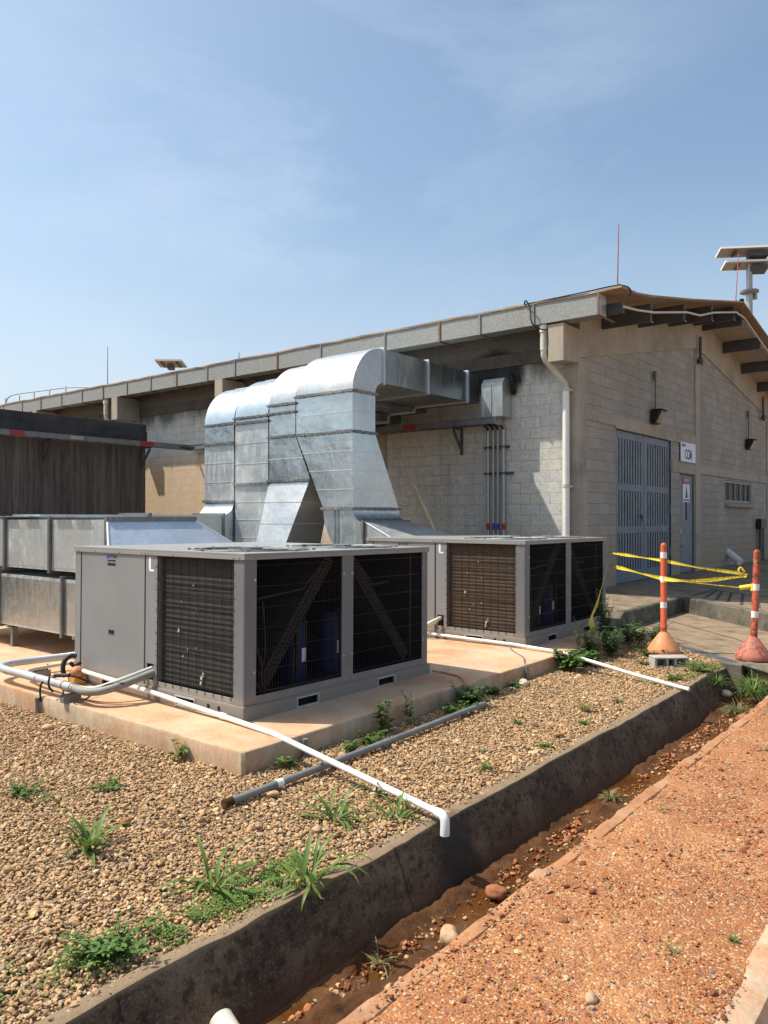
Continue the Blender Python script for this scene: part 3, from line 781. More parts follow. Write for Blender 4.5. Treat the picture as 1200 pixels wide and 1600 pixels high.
# outrigger beams under the roof overhang (channel sections with end stiffener)
for x, zt in ((13.98, 5.43), (15.85, 5.82), (17.72, 6.20), (19.52, 6.57), (20.24, 6.58), (22.05, 6.31), (23.93, 6.03), (25.8, 5.74), (27.7, 5.45)):
    zt = min(zt, zroof(x) - .035); h_ = .32
    mb = MB()
    mb.box(x - .035, x - .025, 4.96, 5.895, zt - h_, zt); mb.box(x - .025, x + .04, 4.96, 5.895, zt - .01, zt); mb.box(x - .025, x + .04, 4.96, 5.895, zt - h_, zt - h_ + .01)
    mb.box(x - .025, x + .0, 5.05, 5.895, zt - h_ + .01, zt - .01)
    o = bp(mb, 'roof_purlin', 'steel')
    mb = MB(); mb.box(x - .045, x - .036, 4.94, 4.975, zt - h_ - .02, zt + .01); mb.box(x - .036, x + .06, 4.945, 4.957, zt - h_ - .02, zt - h_)
    mb.v = [(a - 12.95, b - 5.9, c - .2) for a, b, c in mb.v]
    mb.build('end_plate', 'steel_grey', o)
# pale soffit boards between purlins right of the ridge
mb = MB()
for x0, x1 in ((20.35, 21.95), (22.15, 23.83), (24.03, 25.7), (25.9, 27.6)):
    mb.hexa([(x0, 5.05, zroof(x0) - .10), (x1, 5.05, zroof(x1) - .10), (x1, 5.895, zroof(x1) - .10), (x0, 5.895, zroof(x0) - .10), (x0, 5.05, zroof(x0) - .07), (x1, 5.05, zroof(x1) - .07), (x1, 5.895, zroof(x1) - .07), (x0, 5.895, zroof(x0) - .07)])
bp(mb, 'soffit', 'soffit')
# pale conduit running along the purlin ends
mb = MB()
pth = [(12.6, 4.93, 5.08), (13.2, 4.93, 5.15), (13.98, 4.92, 5.27), (15.85, 4.92, 5.66), (16.7, 4.92, 5.77), (17.72, 4.92, 6.04), (19.52, 4.92, 6.42), (20.24, 4.92, 6.43), (22.05, 4.92, 6.12), (23.93, 4.92, 5.84), (25.8, 4.92, 5.56)]
mb.tube(pth, .022, 8); bp(mb, 'eaves_conduit', 'cream_pvc', smooth=60)
# drop pipes with fittings at the ridge
for (x, y, z0, z1) in ((19.80, 5.82, 5.50, 6.02), (26.2, 5.82, 4.73, 5.32)):
    mb = MB(); mb.tube([(x, y, z1), (x, y, z0)], .035, 10); mb.lathe((x, y, z0 - .14), [(0, 0), (.06, .0), (.075, .05), (.06, .13), (.035, .15)], 12)
    mb.tube([(x + .05, y, z0 - .08), (x + .2, y + .02, z0 - .15)], .02, 8)
    bp(mb, 'conduit_fitting', 'steel', smooth=40)

# double door
def part(mb, name, mat, parent, **k):
    mb.v = [(x - 12.95, y - 5.9, z - .2) for (x, y, z) in mb.v]
    return mb.build(name, mat, parent, **k)
dz0, dz1 = .255, 3.30
for li, (x0, x1) in enumerate(((14.71, 16.29), (16.31, 17.94))):
    mb = MB(); y0, y1 = 5.965, 6.005
    st = .13; rails = [(dz0, dz0 + .30), (1.28, 1.42), (2.12 + .04, 2.30), (dz1 - .17, dz1)]
    rails = [(dz0, dz0 + .22), (1.24, 1.38), (2.10, 2.24), (dz1 - .15, dz1)]
    mb.box(x0, x0 + st, y0, y1, dz0, dz1); mb.box(x1 - st, x1, y0, y1, dz0, dz1)
    for a, b in rails: mb.box(x0 + st, x1 - st, y0 + .001, y1, a, b)
    leaf = part(mb, 'door', 'doorblue', bld, bevel=.004)
    if li == 0: leaf['label'] = 'left leaf of the tall slatted blue-grey double door'
    else: leaf['label'] = 'right leaf of the tall slatted blue-grey double door'
    mb = MB()
    for (_, a), (b, _) in zip(rails, rails[1:]):
        ns = 9
        for i in range(ns):
            x = x0 + st + (x1 - x0 - 2 * st) * (i + .5) / ns
            mb.hexa([(x - .062, y0 + .006, a), (x + .044, y0 + .010, a), (x + .044, y0 + .018, a), (x - .062, y0 + .014, a), (x - .062, y0 + .006, b), (x + .044, y0 + .010, b), (x + .044, y0 + .018, b), (x - .062, y0 + .014, b)])
    part(mb, 'slats', 'doorblue', leaf)
    mb = MB(); mb.box(x0 + .05, x1 - .05, y0 + .026, y0 + .036, dz0 + .05, dz1 - .05); part(mb, 'backing', 'slatdark', leaf)
    if li == 0:
        mb = MB(); mb.tube([(16.10, 5.93, 1.60), (16.42, 5.93, 1.57)], .014, 8); mb.box(16.2, 16.3, 5.925, 5.962, 1.50, 1.62); part(mb, 'bolt', 'steel_grey', leaf)
mb = MB(); mb.box(14.655, 14.71, 5.94, 6.1, .2, 3.31); mb.box(17.942, 17.99, 5.94, 6.1, .2, 3.31); mb.box(14.655, 17.99, 5.941, 6.1, 3.302, 3.34)
part(mb, 'door_frame', 'slatdark', bld)
for z in (2.75, 1.75, .8):
    mb = MB(); mb.tube([(17.93, 5.945, z - .11), (17.93, 5.945, z + .11)], .022, 8); part(mb, 'hinge', 'doorblue', bld)
# personnel door
mb = MB(); mb.box(18.60, 19.06 - .14, 5.955, 5.995, .26, 2.57); mb.box(19.06 + .10, 19.585, 5.955, 5.995, .26, 2.57)
mb.box(18.92, 19.16, 5.955, 5.995, .26, 1.50); mb.box(18.92, 19.16, 5.955, 5.995, 2.02, 2.57)
pd = part(mb, 'door', 'doorblue', bld); pd['label'] = 'narrow blue-grey door with small window and danger notice'
mb = MB(); mb.box(18.92, 19.16, 5.975, 5.985, 1.50, 2.02); part(mb, 'pane', 'glass_dark', pd)
mb = MB(); mb.box(18.552, 18.60, 5.94, 6.05, .24, 2.605); mb.box(19.585, 19.618, 5.94, 6.05, .24, 2.605); mb.box(18.60, 19.585, 5.94, 6.05, 2.57, 2.605); part(mb, 'frame', 'slatdark', pd)
mb = MB(); mb.tube(bezier([(18.68, 5.95, 1.15), (18.68, 5.90, 1.12), (18.68, 5.90, .92), (18.68, 5.95, .88)], 4), .012, 8); mb.box(18.65, 18.71, 5.945, 5.956, 1.17, 1.30); part(mb, 'handle', 'cond', pd)
# notice on the narrow door
nb_ = MB(); nb_.box(18.84, 19.34, 5.946, 5.954, 2.10, 2.36); notice = part(nb_, 'notice', 'sign_white', pd)
notice_p = MB(); notice_p.box(18.84, 19.34, 5.944, 5.954, 2.365, 2.53); part(notice_p, 'notice_header', simple('faded_red', (.30, .07, .06), .5), pd)
mb = MB(); mb.box(18.84, 19.34, 5.946, 5.954, 1.88, 2.10)
mb = MB(); mb.add([(19.0, 5.943, 2.03), (19.19, 5.943, 2.03), (19.10, 5.943, 2.34)], [(0, 1, 2)]); 
mb2 = MB(); mb2.box(18.84, 19.34, 5.946, 5.953, 1.93, 2.0995); part(mb2, 'notice', 'sign_white', pd)
part(mb, 'notice_symbol', 'ink', pd, fix=False)
T = lambda x, y, z: Matrix.Translation((x - 12.95, y - 5.9, z - .2))
text('notice_text', 'PELIGRO', .095, 'sign_white', pd, T(19.09, 5.942, 2.447) @ FACE_Y)
text('notice_text', 'ALTO VOLTAJE', .062, 'ink', pd, T(19.09, 5.943, 1.975) @ FACE_Y)
# window
wn = MB(); wx0, wx1, wz0, wz1 = 22.36, 25.13, 1.985, 2.575
wn.box(wx0, wx0 + .06, 5.95, 6.02, wz0, wz1); wn.box(wx1 - .06, wx1, 5.95, 6.02, wz0, wz1); wn.box(wx0 + .06, wx1 - .06, 5.95, 6.02, wz1 - .05, wz1); wn.box(wx0 + .06, wx1 - .06, 5.95, 6.02, wz0, wz0 + .05)
for i in range(1, 5):
    x = wx0 + (wx1 - wx0) * i / 5; wn.box(x - .022, x + .022, 5.955, 6.02, wz0 + .05, wz1 - .05)
window = part(wn, 'window', simple('window_frame_grey', (.24, .25, .24), .5), bld)
mb = MB(); mb.box(wx0 + .06, wx1 - .06, 5.985, 5.995, wz0 + .05, wz1 - .05); part(mb, 'pane', 'pane_dull', window)
mb = MB(); mb.hexa([(22.30, 5.80, 1.86), (25.22, 5.80, 1.86), (25.22, 5.93, 1.86), (22.30, 5.93, 1.86), (22.30, 5.80, 1.90), (25.22, 5.80, 1.90), (25.22, 5.95, 1.975), (22.30, 5.95, 1.975)])
part(mb, 'sill', 'conc_frame', window, bevel=.004)

# ---- things on the gable
sg = empty('room_sign', (18.50, 5.885, 2.885))
mb = MB(); mb.box(0, 1.11, 0, .012, 0, .46); mb.build('board', 'sign_white', sg)
text('lettering', 'CCM', .33, 'ink', sg, Matrix.Translation((.56, -.002, .17)) @ FACE_Y, xs=.70, bold=.005)
text('lettering', 'Cuarto', .10, 'ink', sg, Matrix.Translation((.20, -.002, .39)) @ FACE_Y, bold=.003)
tag(sg, 'small white CCM sign in navy letters above the narrow blue door', 'sign')

def wall_lamp(x, z, label):
    r0 = empty('wall_lamp', (x, 5.89, z)); r0.scale = (.86, .8, .86)
    mb = MB(); mb.hexa([(-.22, -.10, -.17), (.16, -.10, -.17), (.16, 0, -.17), (-.22, 0, -.17), (-.22, -.26, .17), (.16, -.26, .17), (.16, 0, .17), (-.22, 0, .17)]); mb.box(-.26, .22, -.30, 0, .165, .19)
    mb.build('housing', 'black', r0, bevel=.012)
    mb = MB(); mb.hexa([(-.17, -.125, -.14), (.12, -.125, -.14), (.12, -.10, -.14), (-.17, -.10, -.14), (-.17, -.272, .13), (.12, -.272, .13), (.12, -.25, .13), (-.17, -.25, .13)])
    mb.build('lens', 'lamp_glass', r0)
    mb = MB(); mb.tube([(0, -.03, .19), (0, -.03, .95)], .018, 8); mb.box(-.05, .05, -.05, 0, .93, 1.17)
    mb.build('conduit', 'steel', r0)
    return tag(r0, label, 'wall lamp', 'wall lamps on the gable')
wall_lamp(16.75, 3.72, 'black box wall lamp with conduit above the slatted double door')
wall_lamp(24.6, 3.70, 'black box wall lamp with conduit above the five-pane window')
el = empty('electric_box', (25.95, 5.84, .22))
mb = MB(); mb.box(-.30, .30, -.08, .05, 1.00, 1.30); mb.build('box', 'black', el, bevel=.01)
mb = MB()
for x in (-.16, 0, .17): mb.tube([(x, -.02, 0), (x, -.02, 1.0)], .04, 8)
mb.build('conduits', 'steel', el)
tag(el, 'dark electric box with conduits on the gable wall behind the worn red post', 'electric box')
sp_ = MB(); sp_.tube([(22.6, 5.95, .62), (22.35, 5.55, .36)], .10, 16); o = sp_.build('pipe_stub', 'white_pvc', smooth=40)
tag(o, 'short white pipe stub poking from the foot of the gable wall', 'pipe')

# lightning rods
def rod(p, h_, lean, label, mat='copper_rod'):
    mb = MB(); mb.tube([p, (p[0] + lean[0], p[1] + lean[1], p[2] + h_)], [.014, .008], 8); mb.lathe(p, [(0, -.04), (.04, -.03), (.04, 0), (0, .03)], 8)
    o = mb.build('lightning_rod', mat); tag(o, label, 'lightning rod', 'lightning rods on the roof')
M['copper_rod'] = simple('reddish_rod', (.34, .13, .10), .5, .2)
rod((12.98, 5.2, 5.44), 1.22, (.07, 0), 'reddish lightning rod on the roof corner above the gutter end')
rod((19.80, 5.0, 6.77), 1.20, (.28, 0), 'reddish lightning rod at the roof ridge in front of the solar lamp')
rod((12.6, 20.35, 5.38), 1.15, (0, 0), 'grey lightning rod on the long roof edge near the far small solar panel', 'steel_grey')
rod((12.6, 14.6, 5.38), .22, (0, 0), 'very short grey rod on the roof edge above the middle air ducts', 'steel_grey')
# cables draped at the eaves corner
mb = MB(); mb.tube(bezier([(12.28, 6.62, 5.345), (12.2, 6.55, 5.38), (12.2, 6.47, 5.25), (12.2, 6.42, 4.95), (12.3, 6.25, 4.84), (12.5, 6.1, 4.9)], 6), .013, 6)
mb.tube(bezier([(12.29, 6.6, 5.345), (12.28, 5.9, 5.35), (12.29, 5.4, 5.36), (12.40, 5.0, 5.40), (12.55, 4.84, 5.38), (12.62, 4.82, 5.28), (12.50, 4.82, 5.22)], 6), .012, 6)
tag(mb.build('roof_cable', 'rubber', smooth=60), 'thin black cable looping over the near end of the gutter', 'cable')

# ---- gutter
gt = empty('box_gutter', (12.30, 5.25, 4.95))
def gp(mb, name, mat, par=gt, **k):
    mb.v = [(x - 12.30, y - 5.25, z - 4.95) for x, y, z in mb.v]; return mb.build(name, mat, par, **k)
seams = [5.25, 6.45, 7.55, 8.45, 9.79, 11.57, 12.93, 14.39, 15.43, 16.67, 17.79, 18.90, 20.08, 21.20, 22.36, 23.6, 24.8, 26.1, 27.4, 28.7, 30, 31.4, 33]
mb = MB()
mb.box(12.30, 12.312, 5.25, BE, 4.95, 5.325); mb.box(12.312, 12.62, 5.25, BE, 4.95, 4.962); mb.box(12.608, 12.62, 5.25, BE, 4.962, 5.30)
gp(mb, 'trough', 'gutter')
mb = MB(); mb.box(12.312, 12.608, 5.252, 5.264, 4.962, 5.31); gp(mb, 'end_cap', 'galv_dull')
mb = MB(); mb.box(12.288, 12.315, 5.25, BE, 5.318, 5.336); gp(mb, 'lip', simple('rusty_lip', (.14, .10, .075), .7, .2, .3, 12))
for i, y in enumerate(seams):
    mb = MB(); mb.box(12.282, 12.298, y - .018, y + .018, 4.94, 5.33); mb.box(12.298, 12.95, y - .018, y + .018, 4.925, 4.945)
    gp(mb, 'bracket', 'steel_grey' if i % 3 else simple('rusty_strap', (.20, .12, .08), .7, .2, .3, 12))
tag(gt, 'long speckled galvanised box gutter along the eaves of the building', 'gutter')
# a steel edge beam behind the gutter
mb = MB(); mb.box(12.70, 12.80, 5.0, BE, 5.02, 5.20); bp(mb, 'eaves_beam', 'steel')

# ---- rain pipes
def rain_pipe(y, label, zend=.26, far=False):
    r0 = empty('rain_pipe', (12.86, y, .26))
    def P(x, z, y=0): return (x - 12.86, y, z - .26)
    mb = MB(); mb.tube([P(12.40, 4.94, .20), P(12.40, 4.50, .20)], .066, 16); mb.tube([P(12.40, 4.52, .20), P(12.40, 4.42, .20), P(12.44, 4.34, .19), P(12.82, 3.96, .01), P(12.86, 3.86)], .056, 16)
    mb.build('upper_bend', 'cream_pvc' , r0, smooth=40)
    mb = MB(); mb.tube([P(12.86, 3.88), P(12.86, zend)], .062, 16); mb.build('down_pipe', 'white_pvc', r0, smooth=40)
    mb = MB(); mb.tube([P(12.40, 4.82, .20), P(12.40, 4.94, .20)], .080, 16); mb.build('collar', 'white_pvc', r0, smooth=40)
    for z in (3.82, 2.1, .9):
        mb = MB(); mb.tube([P(12.86, z), P(12.86, z + .06)], .068, 16); mb.box(-.01, .09, -.1, -.05, z - .26, z - .23)
        mb.build('clip', 'cream_pvc', r0, smooth=40)
    return tag(r0, label, 'rain pipe', 'rain pipes of the long wall')
rain_pipe(6.10, 'white rain pipe with a slanting offset at the near corner of the wall')
rain_pipe(19.9, 'white rain pipe with a slanting offset above the dark concrete wall')

# ================================================================== dark concrete enclosure
enc = empty('concrete_enclosure', (11.6, 17.0, 0))
mb = MB(); mb.box(-12, .0, 0, .25, -.2, 3.50); mb.box(-.25, 0, .25, 4.5, -.2, 3.50); mb.build('wall', 'board', enc, bevel=.01)
mb = MB(); mb.box(-12.02, .03, -.03, .27, 3.50, 3.72); mb.box(-12.02, .015, -.015, .27, 3.72, 3.92); mb.box(-.27, .03, .27, 4.5, 3.50, 3.92); mb.build('coping', 'dark_stone', enc, bevel=.01)
tag(enc, 'dark board-marked concrete enclosure wall with black stained top', 'wall')

# ---- cable tray
tr = empty('cable_tray', (12.75, 7.4, 3.33))
def tpz(mb, name, mat, par=tr, **k):
    mb.v = [(x - 12.75, y - 7.4, z - 3.33) for x, y, z in mb.v]; return mb.build(name, mat, par, **k)
mb = MB(); mb.box(12.60, 12.606, 7.44, 16.55, 3.33, 3.44); mb.box(12.88, 12.886, 7.44, 16.83, 3.33, 3.44)
mb.box(4.0, 12.60, 16.55, 16.556, 3.33, 3.44); mb.box(4.0, 12.88, 16.83, 16.836, 3.33, 3.44)
mb.box(12.585, 12.60, 7.44, 16.54, 3.435, 3.445); mb.box(12.585, 12.60, 7.44, 16.54, 3.325, 3.335); mb.box(4, 12.585, 16.54, 16.55, 3.435, 3.445); mb.box(4, 12.585, 16.54, 16.55, 3.325, 3.335)
y = 7.5
while y < 16.5: mb.box(12.606, 12.88, y, y + .05, 3.332, 3.345); y += .25
x = 4.1
while x < 12.5: mb.box(x, x + .05, 16.556, 16.83, 3.332, 3.345); x += .25
tpz(mb, 'tray_ladder', 'steel_grey')
mb = MB()
for k in range(5): mb.tube([(4.0, 16.6 + .045 * k, 3.37), (12.3, 16.6 + .045 * k, 3.37), (12.65 + .045 * k, 16.3, 3.37), (12.65 + .045 * k, 7.6, 3.37)], .018, 6)
tpz(mb, 'cables', 'rubber')
for a in ((12.592, 12.606, 9.25, 9.55, 0), (9.3, 9.62, 16.535, 16.55, 1), (7.95, 8.25, 16.535, 16.55, 1), (11.15, 11.5, 16.535, 16.55, 1)):
    mb = MB(); mb.box(a[0] - (.012 if not a[4] else 0), a[1], a[2] - (.012 if a[4] else 0), a[3], 3.345, 3.425); 
    if a[0] != 9.3: tpz(mb, 'red_marker', 'red')
    else: tpz(mb, 'paper_marker', 'conc_block')
for (x, y, ax) in ((12.6, 8.35, 0), (12.6, 12.2, 0), (12.6, 15.6, 0), (8.9, 16.6, 1), (11.45, 16.6, 1), (6, 16.6, 1)):
    mb = MB()
    if not ax: mb.box(12.60, 12.97, y, y + .04, 3.29, 3.328); mb.hexa([(12.62, y, 3.25), (12.66, y, 3.29), (12.66, y + .03, 3.29), (12.62, y + .03, 3.25), (12.93, y, 2.86), (12.96, y, 2.90), (12.96, y + .03, 2.90), (12.93, y + .03, 2.86)]); mb.box(12.94, 12.975, y, y + .05, 2.80, 3.29)
    else: mb.box(x, x + .04, 16.58, 16.97, 3.29, 3.328); mb.hexa([(x, 16.60, 3.25), (x + .03, 16.60, 3.25), (x + .03, 16.64, 3.29), (x, 16.64, 3.29), (x, 16.92, 2.86), (x + .03, 16.92, 2.86), (x + .03, 16.96, 2.90), (x, 16.96, 2.90)]); mb.box(x, x + .05, 16.95, 16.985, 2.80, 3.29)
    tpz(mb, 'bracket', 'steel')
mb = MB(); mb.box(12.60, 12.90, 7.41, 7.44, 3.31, 3.46); tpz(mb, 'end_plate', 'galv')
tag(tr, 'long grey cable tray running round the dark wall and behind the air ducts', 'cable tray')

# ---- conduits down the wall
cg = 'vertical conduits on the long wall'
for i, (y, r_, band) in enumerate(((7.74, .035, 'red'), (7.62, .024, 'blue_band'), (7.52, .024, 'blue_band'), (7.40, .036, 'red'))):
    r0 = empty('wall_conduit', (12.90, y, .25))
    mb = MB(); mb.tube([(0, 0, 1.20), (0, 0, 2.98)], r_, 10); mb.build('pipe', 'cond', r0, smooth=40)
    mb = MB(); mb.tube([(0, 0, 0), (0, 0, 1.08)], r_, 10); mb.build('pipe', 'cond', r0, smooth=40)
    mb = MB(); mb.tube([(0, 0, 1.08), (0, 0, 1.20)], r_ + .004, 10); mb.build('colour_band', band, r0, smooth=40)
    mb = MB(); mb.tube(bezier([(0, 0, 2.96), (-.02, .03, 3.05), (-.10, .10, 3.12)], 5), .022, 8); mb.build('cable_end', 'rubber', r0, smooth=40)
    tag(r0, ['thick grey conduit with red band, the one nearest the ducts', 'thin grey conduit with blue band beside the duct-side red-banded one', 'thin grey conduit with blue band beside the pipe-side red-banded one', 'thick grey conduit with red band, the one nearest the wall corner'][i], 'conduit', cg)
for z, y0, y1 in ((2.88, 7.30, 7.84), (2.38, 7.22, 7.84)):
    mb = MB(); mb.box(12.925, 12.975, y0, y1, z, z + .05); mb.box(12.86, 12.925, 7.36, 7.44, z + .01, z + .04); mb.box(12.86, 12.925, 7.70, 7.78, z + .01, z + .04)
    tag(mb.build('strut_clamp', 'steel'), 'dark strut clamp across the four wall conduits, ' + ('upper one' if z > 2.5 else 'lower one'), 'clamp', 'strut clamps on the long wall')
# wall bolts
k = 0
for y, z in ((7.18, 1.9), (6.93, 1.9), (7.18, 1.62), (6.9, 1.63)):
    pass
# sheet metal cable hood
hd = empty('cable_hood', (12.62, 7.26, 3.45))
mb = MB(); mb.loft([[(0, 0, 0), (.35, 0, 0), (.35, .46, 0), (0, .46, 0)], [(0, 0, .62), (.35, 0, .62), (.35, .46, .62), (0, .46, .62)], [(.09, 0, .73), (.35, 0, .73), (.35, .46, .73), (.09, .46, .73)]], True)
mb.build('hood_body', 'galv_dull', hd, bevel=.006)
mb = MB(); mb.box(-.006, .0, .225, .235, .02, .60); mb.build('seam', 'galv_flange', hd)
tag(hd, 'small galvanised hood on the wall at the end of the cable tray', 'cable hood')
mb = MB()
vs = []; k = 60
cc = (7.58, 4.22)
import itertools
pts = []
for i in range(k):
    a = 2 * math.pi * i / k; rr_ = 1 + .25 * mnoise.noise((math.cos(a) * 2, math.sin(a) * 2, 3)) + .22 * mnoise.noise((math.cos(a) * 9, math.sin(a) * 9, 3)); pts.append((cc[0] + .42 * rr_ * math.cos(a), cc[1] + .34 * rr_ * math.sin(a)))
0 and mb.loft([[(12.975, y, z) for y, z in pts], [(12.945, cc[0] + (y - cc[0]) * .985, cc[1] + (z - cc[1]) * .985) for y, z in pts], [(12.943, cc[0] + (y - cc[0]) * .6, cc[1] + (z - cc[1]) * .6) for y, z in pts]], True)
mb.tube(bezier([(12.9, 7.22, 4.25), (12.82, 7.17, 4.15), (12.86, 7.16, 3.98), (12.93, 7.2, 3.9)], 5), .05, 8)
tag(mb.build('cable_bundle', 'soot', smooth=50), 'short black cable bundle entering the wall beside the metal hood', 'cable')

# ================================================================== AIR DUCTS
def fl_box(mb, x0, x1, y0, y1, z0, z1): mb.box(x0, x1, y0, y1, z0, z1)
def vsec(mb, a, b, n=1, arr=False):
    """loft between two horizontal rectangles (x0,x1,y0,y1,z)"""
    rg = []
    for k in range(n + 1):
        t = k / n; s_ = [a[i] + (b[i] - a[i]) * t for i in range(5)]
        rg.append([(s_[0], s_[2], s_[4]), (s_[1], s_[2], s_[4]), (s_[1], s_[3], s_[4]), (s_[0], s_[3], s_[4])])
    mb.loft(rg, True)
def seam_h(mb, a, b, ts, e=.006, h=.006):
    for t in ts:
        s_ = [a[i] + (b[i] - a[i]) * t for i in range(5)]
        mb.box(s_[0] - e, s_[1] + e, s_[2] - e, s_[3] + e, s_[4] - h, s_[4] + h)
def flange_h(mb, s_, e=.036, h=.013):
    mb.box(s_[0] - e, s_[1] + e, s_[2] - e, s_[3] + e, s_[4] - h, s_[4] + h)
    q_ = random.Random(int(s_[4] * 1000))          # drive cleats clamped over the joint
    y = s_[2] - .02
    while y < s_[3] - .05:
        l = q_.uniform(.10, .22); mb.box(s_[0] - e - .006, s_[0] - e, y, min(y + l, s_[3] + .02), s_[4] - h - .006, s_[4] + h + q_.uniform(.004, .014)); y += l + q_.uniform(.01, .05)
    x = s_[0]
    while x < s_[1] - .05:
        l = q_.uniform(.10, .2); mb.box(x, min(x + l, s_[1] + .02), s_[2] - e - .006, s_[2] - e, s_[4] - h - .006, s_[4] + h + q_.uniform(.004, .014)); x += l + q_.uniform(.01, .05)
def elbow_top(mb, x0, x1, y0, y1, zs, r0, n=18):
    """from vertical section at zs bends to +X"""
    cx = x1 + r0; Ro = r0 + (x1 - x0); rg = []
    for k in range(n + 1):
        a = math.pi / 2 * k / n
        o = (cx - Ro * math.cos(a), zs + Ro * math.sin(a) * 1.0); i_ = (cx - r0 * math.cos(a), zs + r0 * math.sin(a))
        rg.append([(i_[0], y0, i_[1]), (o[0], y0, o[1]), (o[0], y1, o[1]), (i_[0], y1, i_[1])])
    mb.loft(rg, True)
    return cx, zs + r0, zs + Ro
def duct(name, label, x0, x1, y0, y1, zs, secs, mats, base, legflange=(11.2, 12.5)):
    root = empty(name, base); B_ = Vector(base)
    def fin(mb, nm, mt, **k):
        mb.v = [(x - B_.x, y - B_.y, z - B_.z) for x, y, z in mb.v]; return mb.build(nm, mt, root, **k)
    mb = MB(); cx, z0, z1 = elbow_top(mb, x0, x1, y0, y1, zs, .21)
    fin(mb, 'elbow', mats[0], smooth=30)
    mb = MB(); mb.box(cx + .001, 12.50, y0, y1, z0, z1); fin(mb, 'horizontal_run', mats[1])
    mb = MB()
    for x in np.arange(cx + .42, 12.3, .42): mb.box(x - .003, x + .003, y0 - .003, y1 + .003, z0 - .003, z1 + .003)
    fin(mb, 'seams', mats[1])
    mb = MB(); mb.box(12.50, 12.965, y0 + .02, y1 - .02, z0 + .02, z1 - .02); fin(mb, 'wall_sleeve', 'galv_dark')
    for x in (cx,) + legflange:
        mb = MB(); mb.box(x - .02, x + .02, y0 - .03, y1 + .03, z0 - .03, z1 + .03); fin(mb, 'flange', 'galv_bright')
    prev = None
    for kind, a, b, mt in secs:
        mb = MB(); vsec(mb, a, b, 1); fin(mb, kind, mt)
        n_s = max(1, int(abs(a[4] - b[4]) / .28))
        if n_s > 1:
            mb = MB(); seam_h(mb, a, b, [k / n_s for k in range(1, n_s)], .007, .005); fin(mb, 'seams', 'galv_bright')
        mb = MB(); flange_h(mb, a); fin(mb, 'flange', 'galv_flange')
    return root, fin

x0, x1 = 9.17, 9.73
# duct 1 (nearest)
y0, y1 = 7.95, 9.19
ra, fin = duct('air_duct', '', x0, x1, y0, y1, 3.56, [
    ('straight_section', (x0, x1, y0, y1, 3.56), (x0, x1, y0, y1, 2.92), 'galv'),
    ('transition', (x0, x1, y0, y1, 2.92), (9.18, 10.36, 7.95, 8.58, 1.71), 'galv')], ('galv_warm', 'galv_run_shade'), (9.4, 8.3, .3))
# bottom bend toward the unit (-Y): throat on the -Y side
def elbow_bottom(mb, x0, x1, y0, y1, zs, r0, n=14, end=None):
    cy = y0 - r0; Ro = r0 + (y1 - y0); rg = []
    for k in range(n + 1):
        a = math.pi / 2 * k / n
        i_ = (cy + r0 * math.cos(a), zs - r0 * math.sin(a)); o = (cy + Ro * math.cos(a), zs - Ro * math.sin(a))
        rg.append([(x0, i_[0], i_[1]), (x1, i_[0], i_[1]), (x1, o[0], o[1]), (x0, o[0], o[1])])
    mb.loft(rg, True); return cy, zs - r0, zs - Ro
mb = MB(); cy, zt, zb = elbow_bottom(mb, 9.18, 10.36, 7.95, 8.58, 1.70, .21); fin(mb, 'bend', 'galv', smooth=30)
mb = MB(); flange_h(mb, (9.18, 10.36, 7.95, 8.58, 1.705)); mb.box(9.15, 10.39, cy - .02, cy + .02, zb - .03, zt + .03); fin(mb, 'flange', 'galv_flange')
mb = MB(); mb.box(9.172, 9.18, 8.24, 8.27, .9, 1.70); mb.box(9.172, 9.18, 8.31, 8.34, .9, 1.70); fin(mb, 'stiffener', 'galv_dark')
mb = MB(); mb.loft([[(9.2, cy - .02, zb + .02), (10.34, cy - .02, zb + .02), (10.34, cy - .02, zt), (9.2, cy - .02, zt)], [(9.0, 6.99, .55), (10.75, 6.99, .55), (10.75, 6.99, 1.24), (9.0, 6.99, 1.24)]], True); fin(mb, 'unit_transition', 'galv_dull')
mb = MB(); mb.tube([(9.195, cy - .03, zt), (8.995, 6.99, 1.245)], .012, 6); fin(mb, 'edge_trim', 'galv')
tag(ra, 'big galvanised duct nearest the camera, with elbow top and slanted lower half', 'air duct', 'galvanised air ducts rising to the wall')
# duct 2
y0, y1 = 9.21, 9.84
rb_, fin = duct('air_duct', '', x0, x1, 9.21, y1, 3.47, [
    ('straight_section', (x0, x1, y0, y1, 3.47), (x0, x1, y0, y1, 3.33), 'galv'),
    ('straight_section', (x0, x1, y0, y1, 3.33), (x0, x1, y0, y1, 2.93), 'galv'), ('straight_section', (x0, x1, y0, y1, 2.93), (x0, x1, 8.86, y1, 2.18), 'galv'),
    ('transition', (x0, x1, 8.88, y1, 2.18), (8.86, 9.7, 9.14, y1, 1.10), 'galv_warm'),
    ('lower_section', (8.86, 9.7, 9.14, y1, 1.10), (8.86, 9.7, 9.14, y1, .25), 'galv')], ('galv_warm', 'galv_run_shade'), (9.3, 9.5, .2))
mb = MB(); mb.box(8.9, 9.66, 7.0, 9.14, .27, .53); fin(mb, 'return_run', 'galv_dull')
tag(rb_, 'galvanised duct directly behind the nearest one, its lower front panel sloping and bright', 'air duct', 'galvanised air ducts rising to the wall')
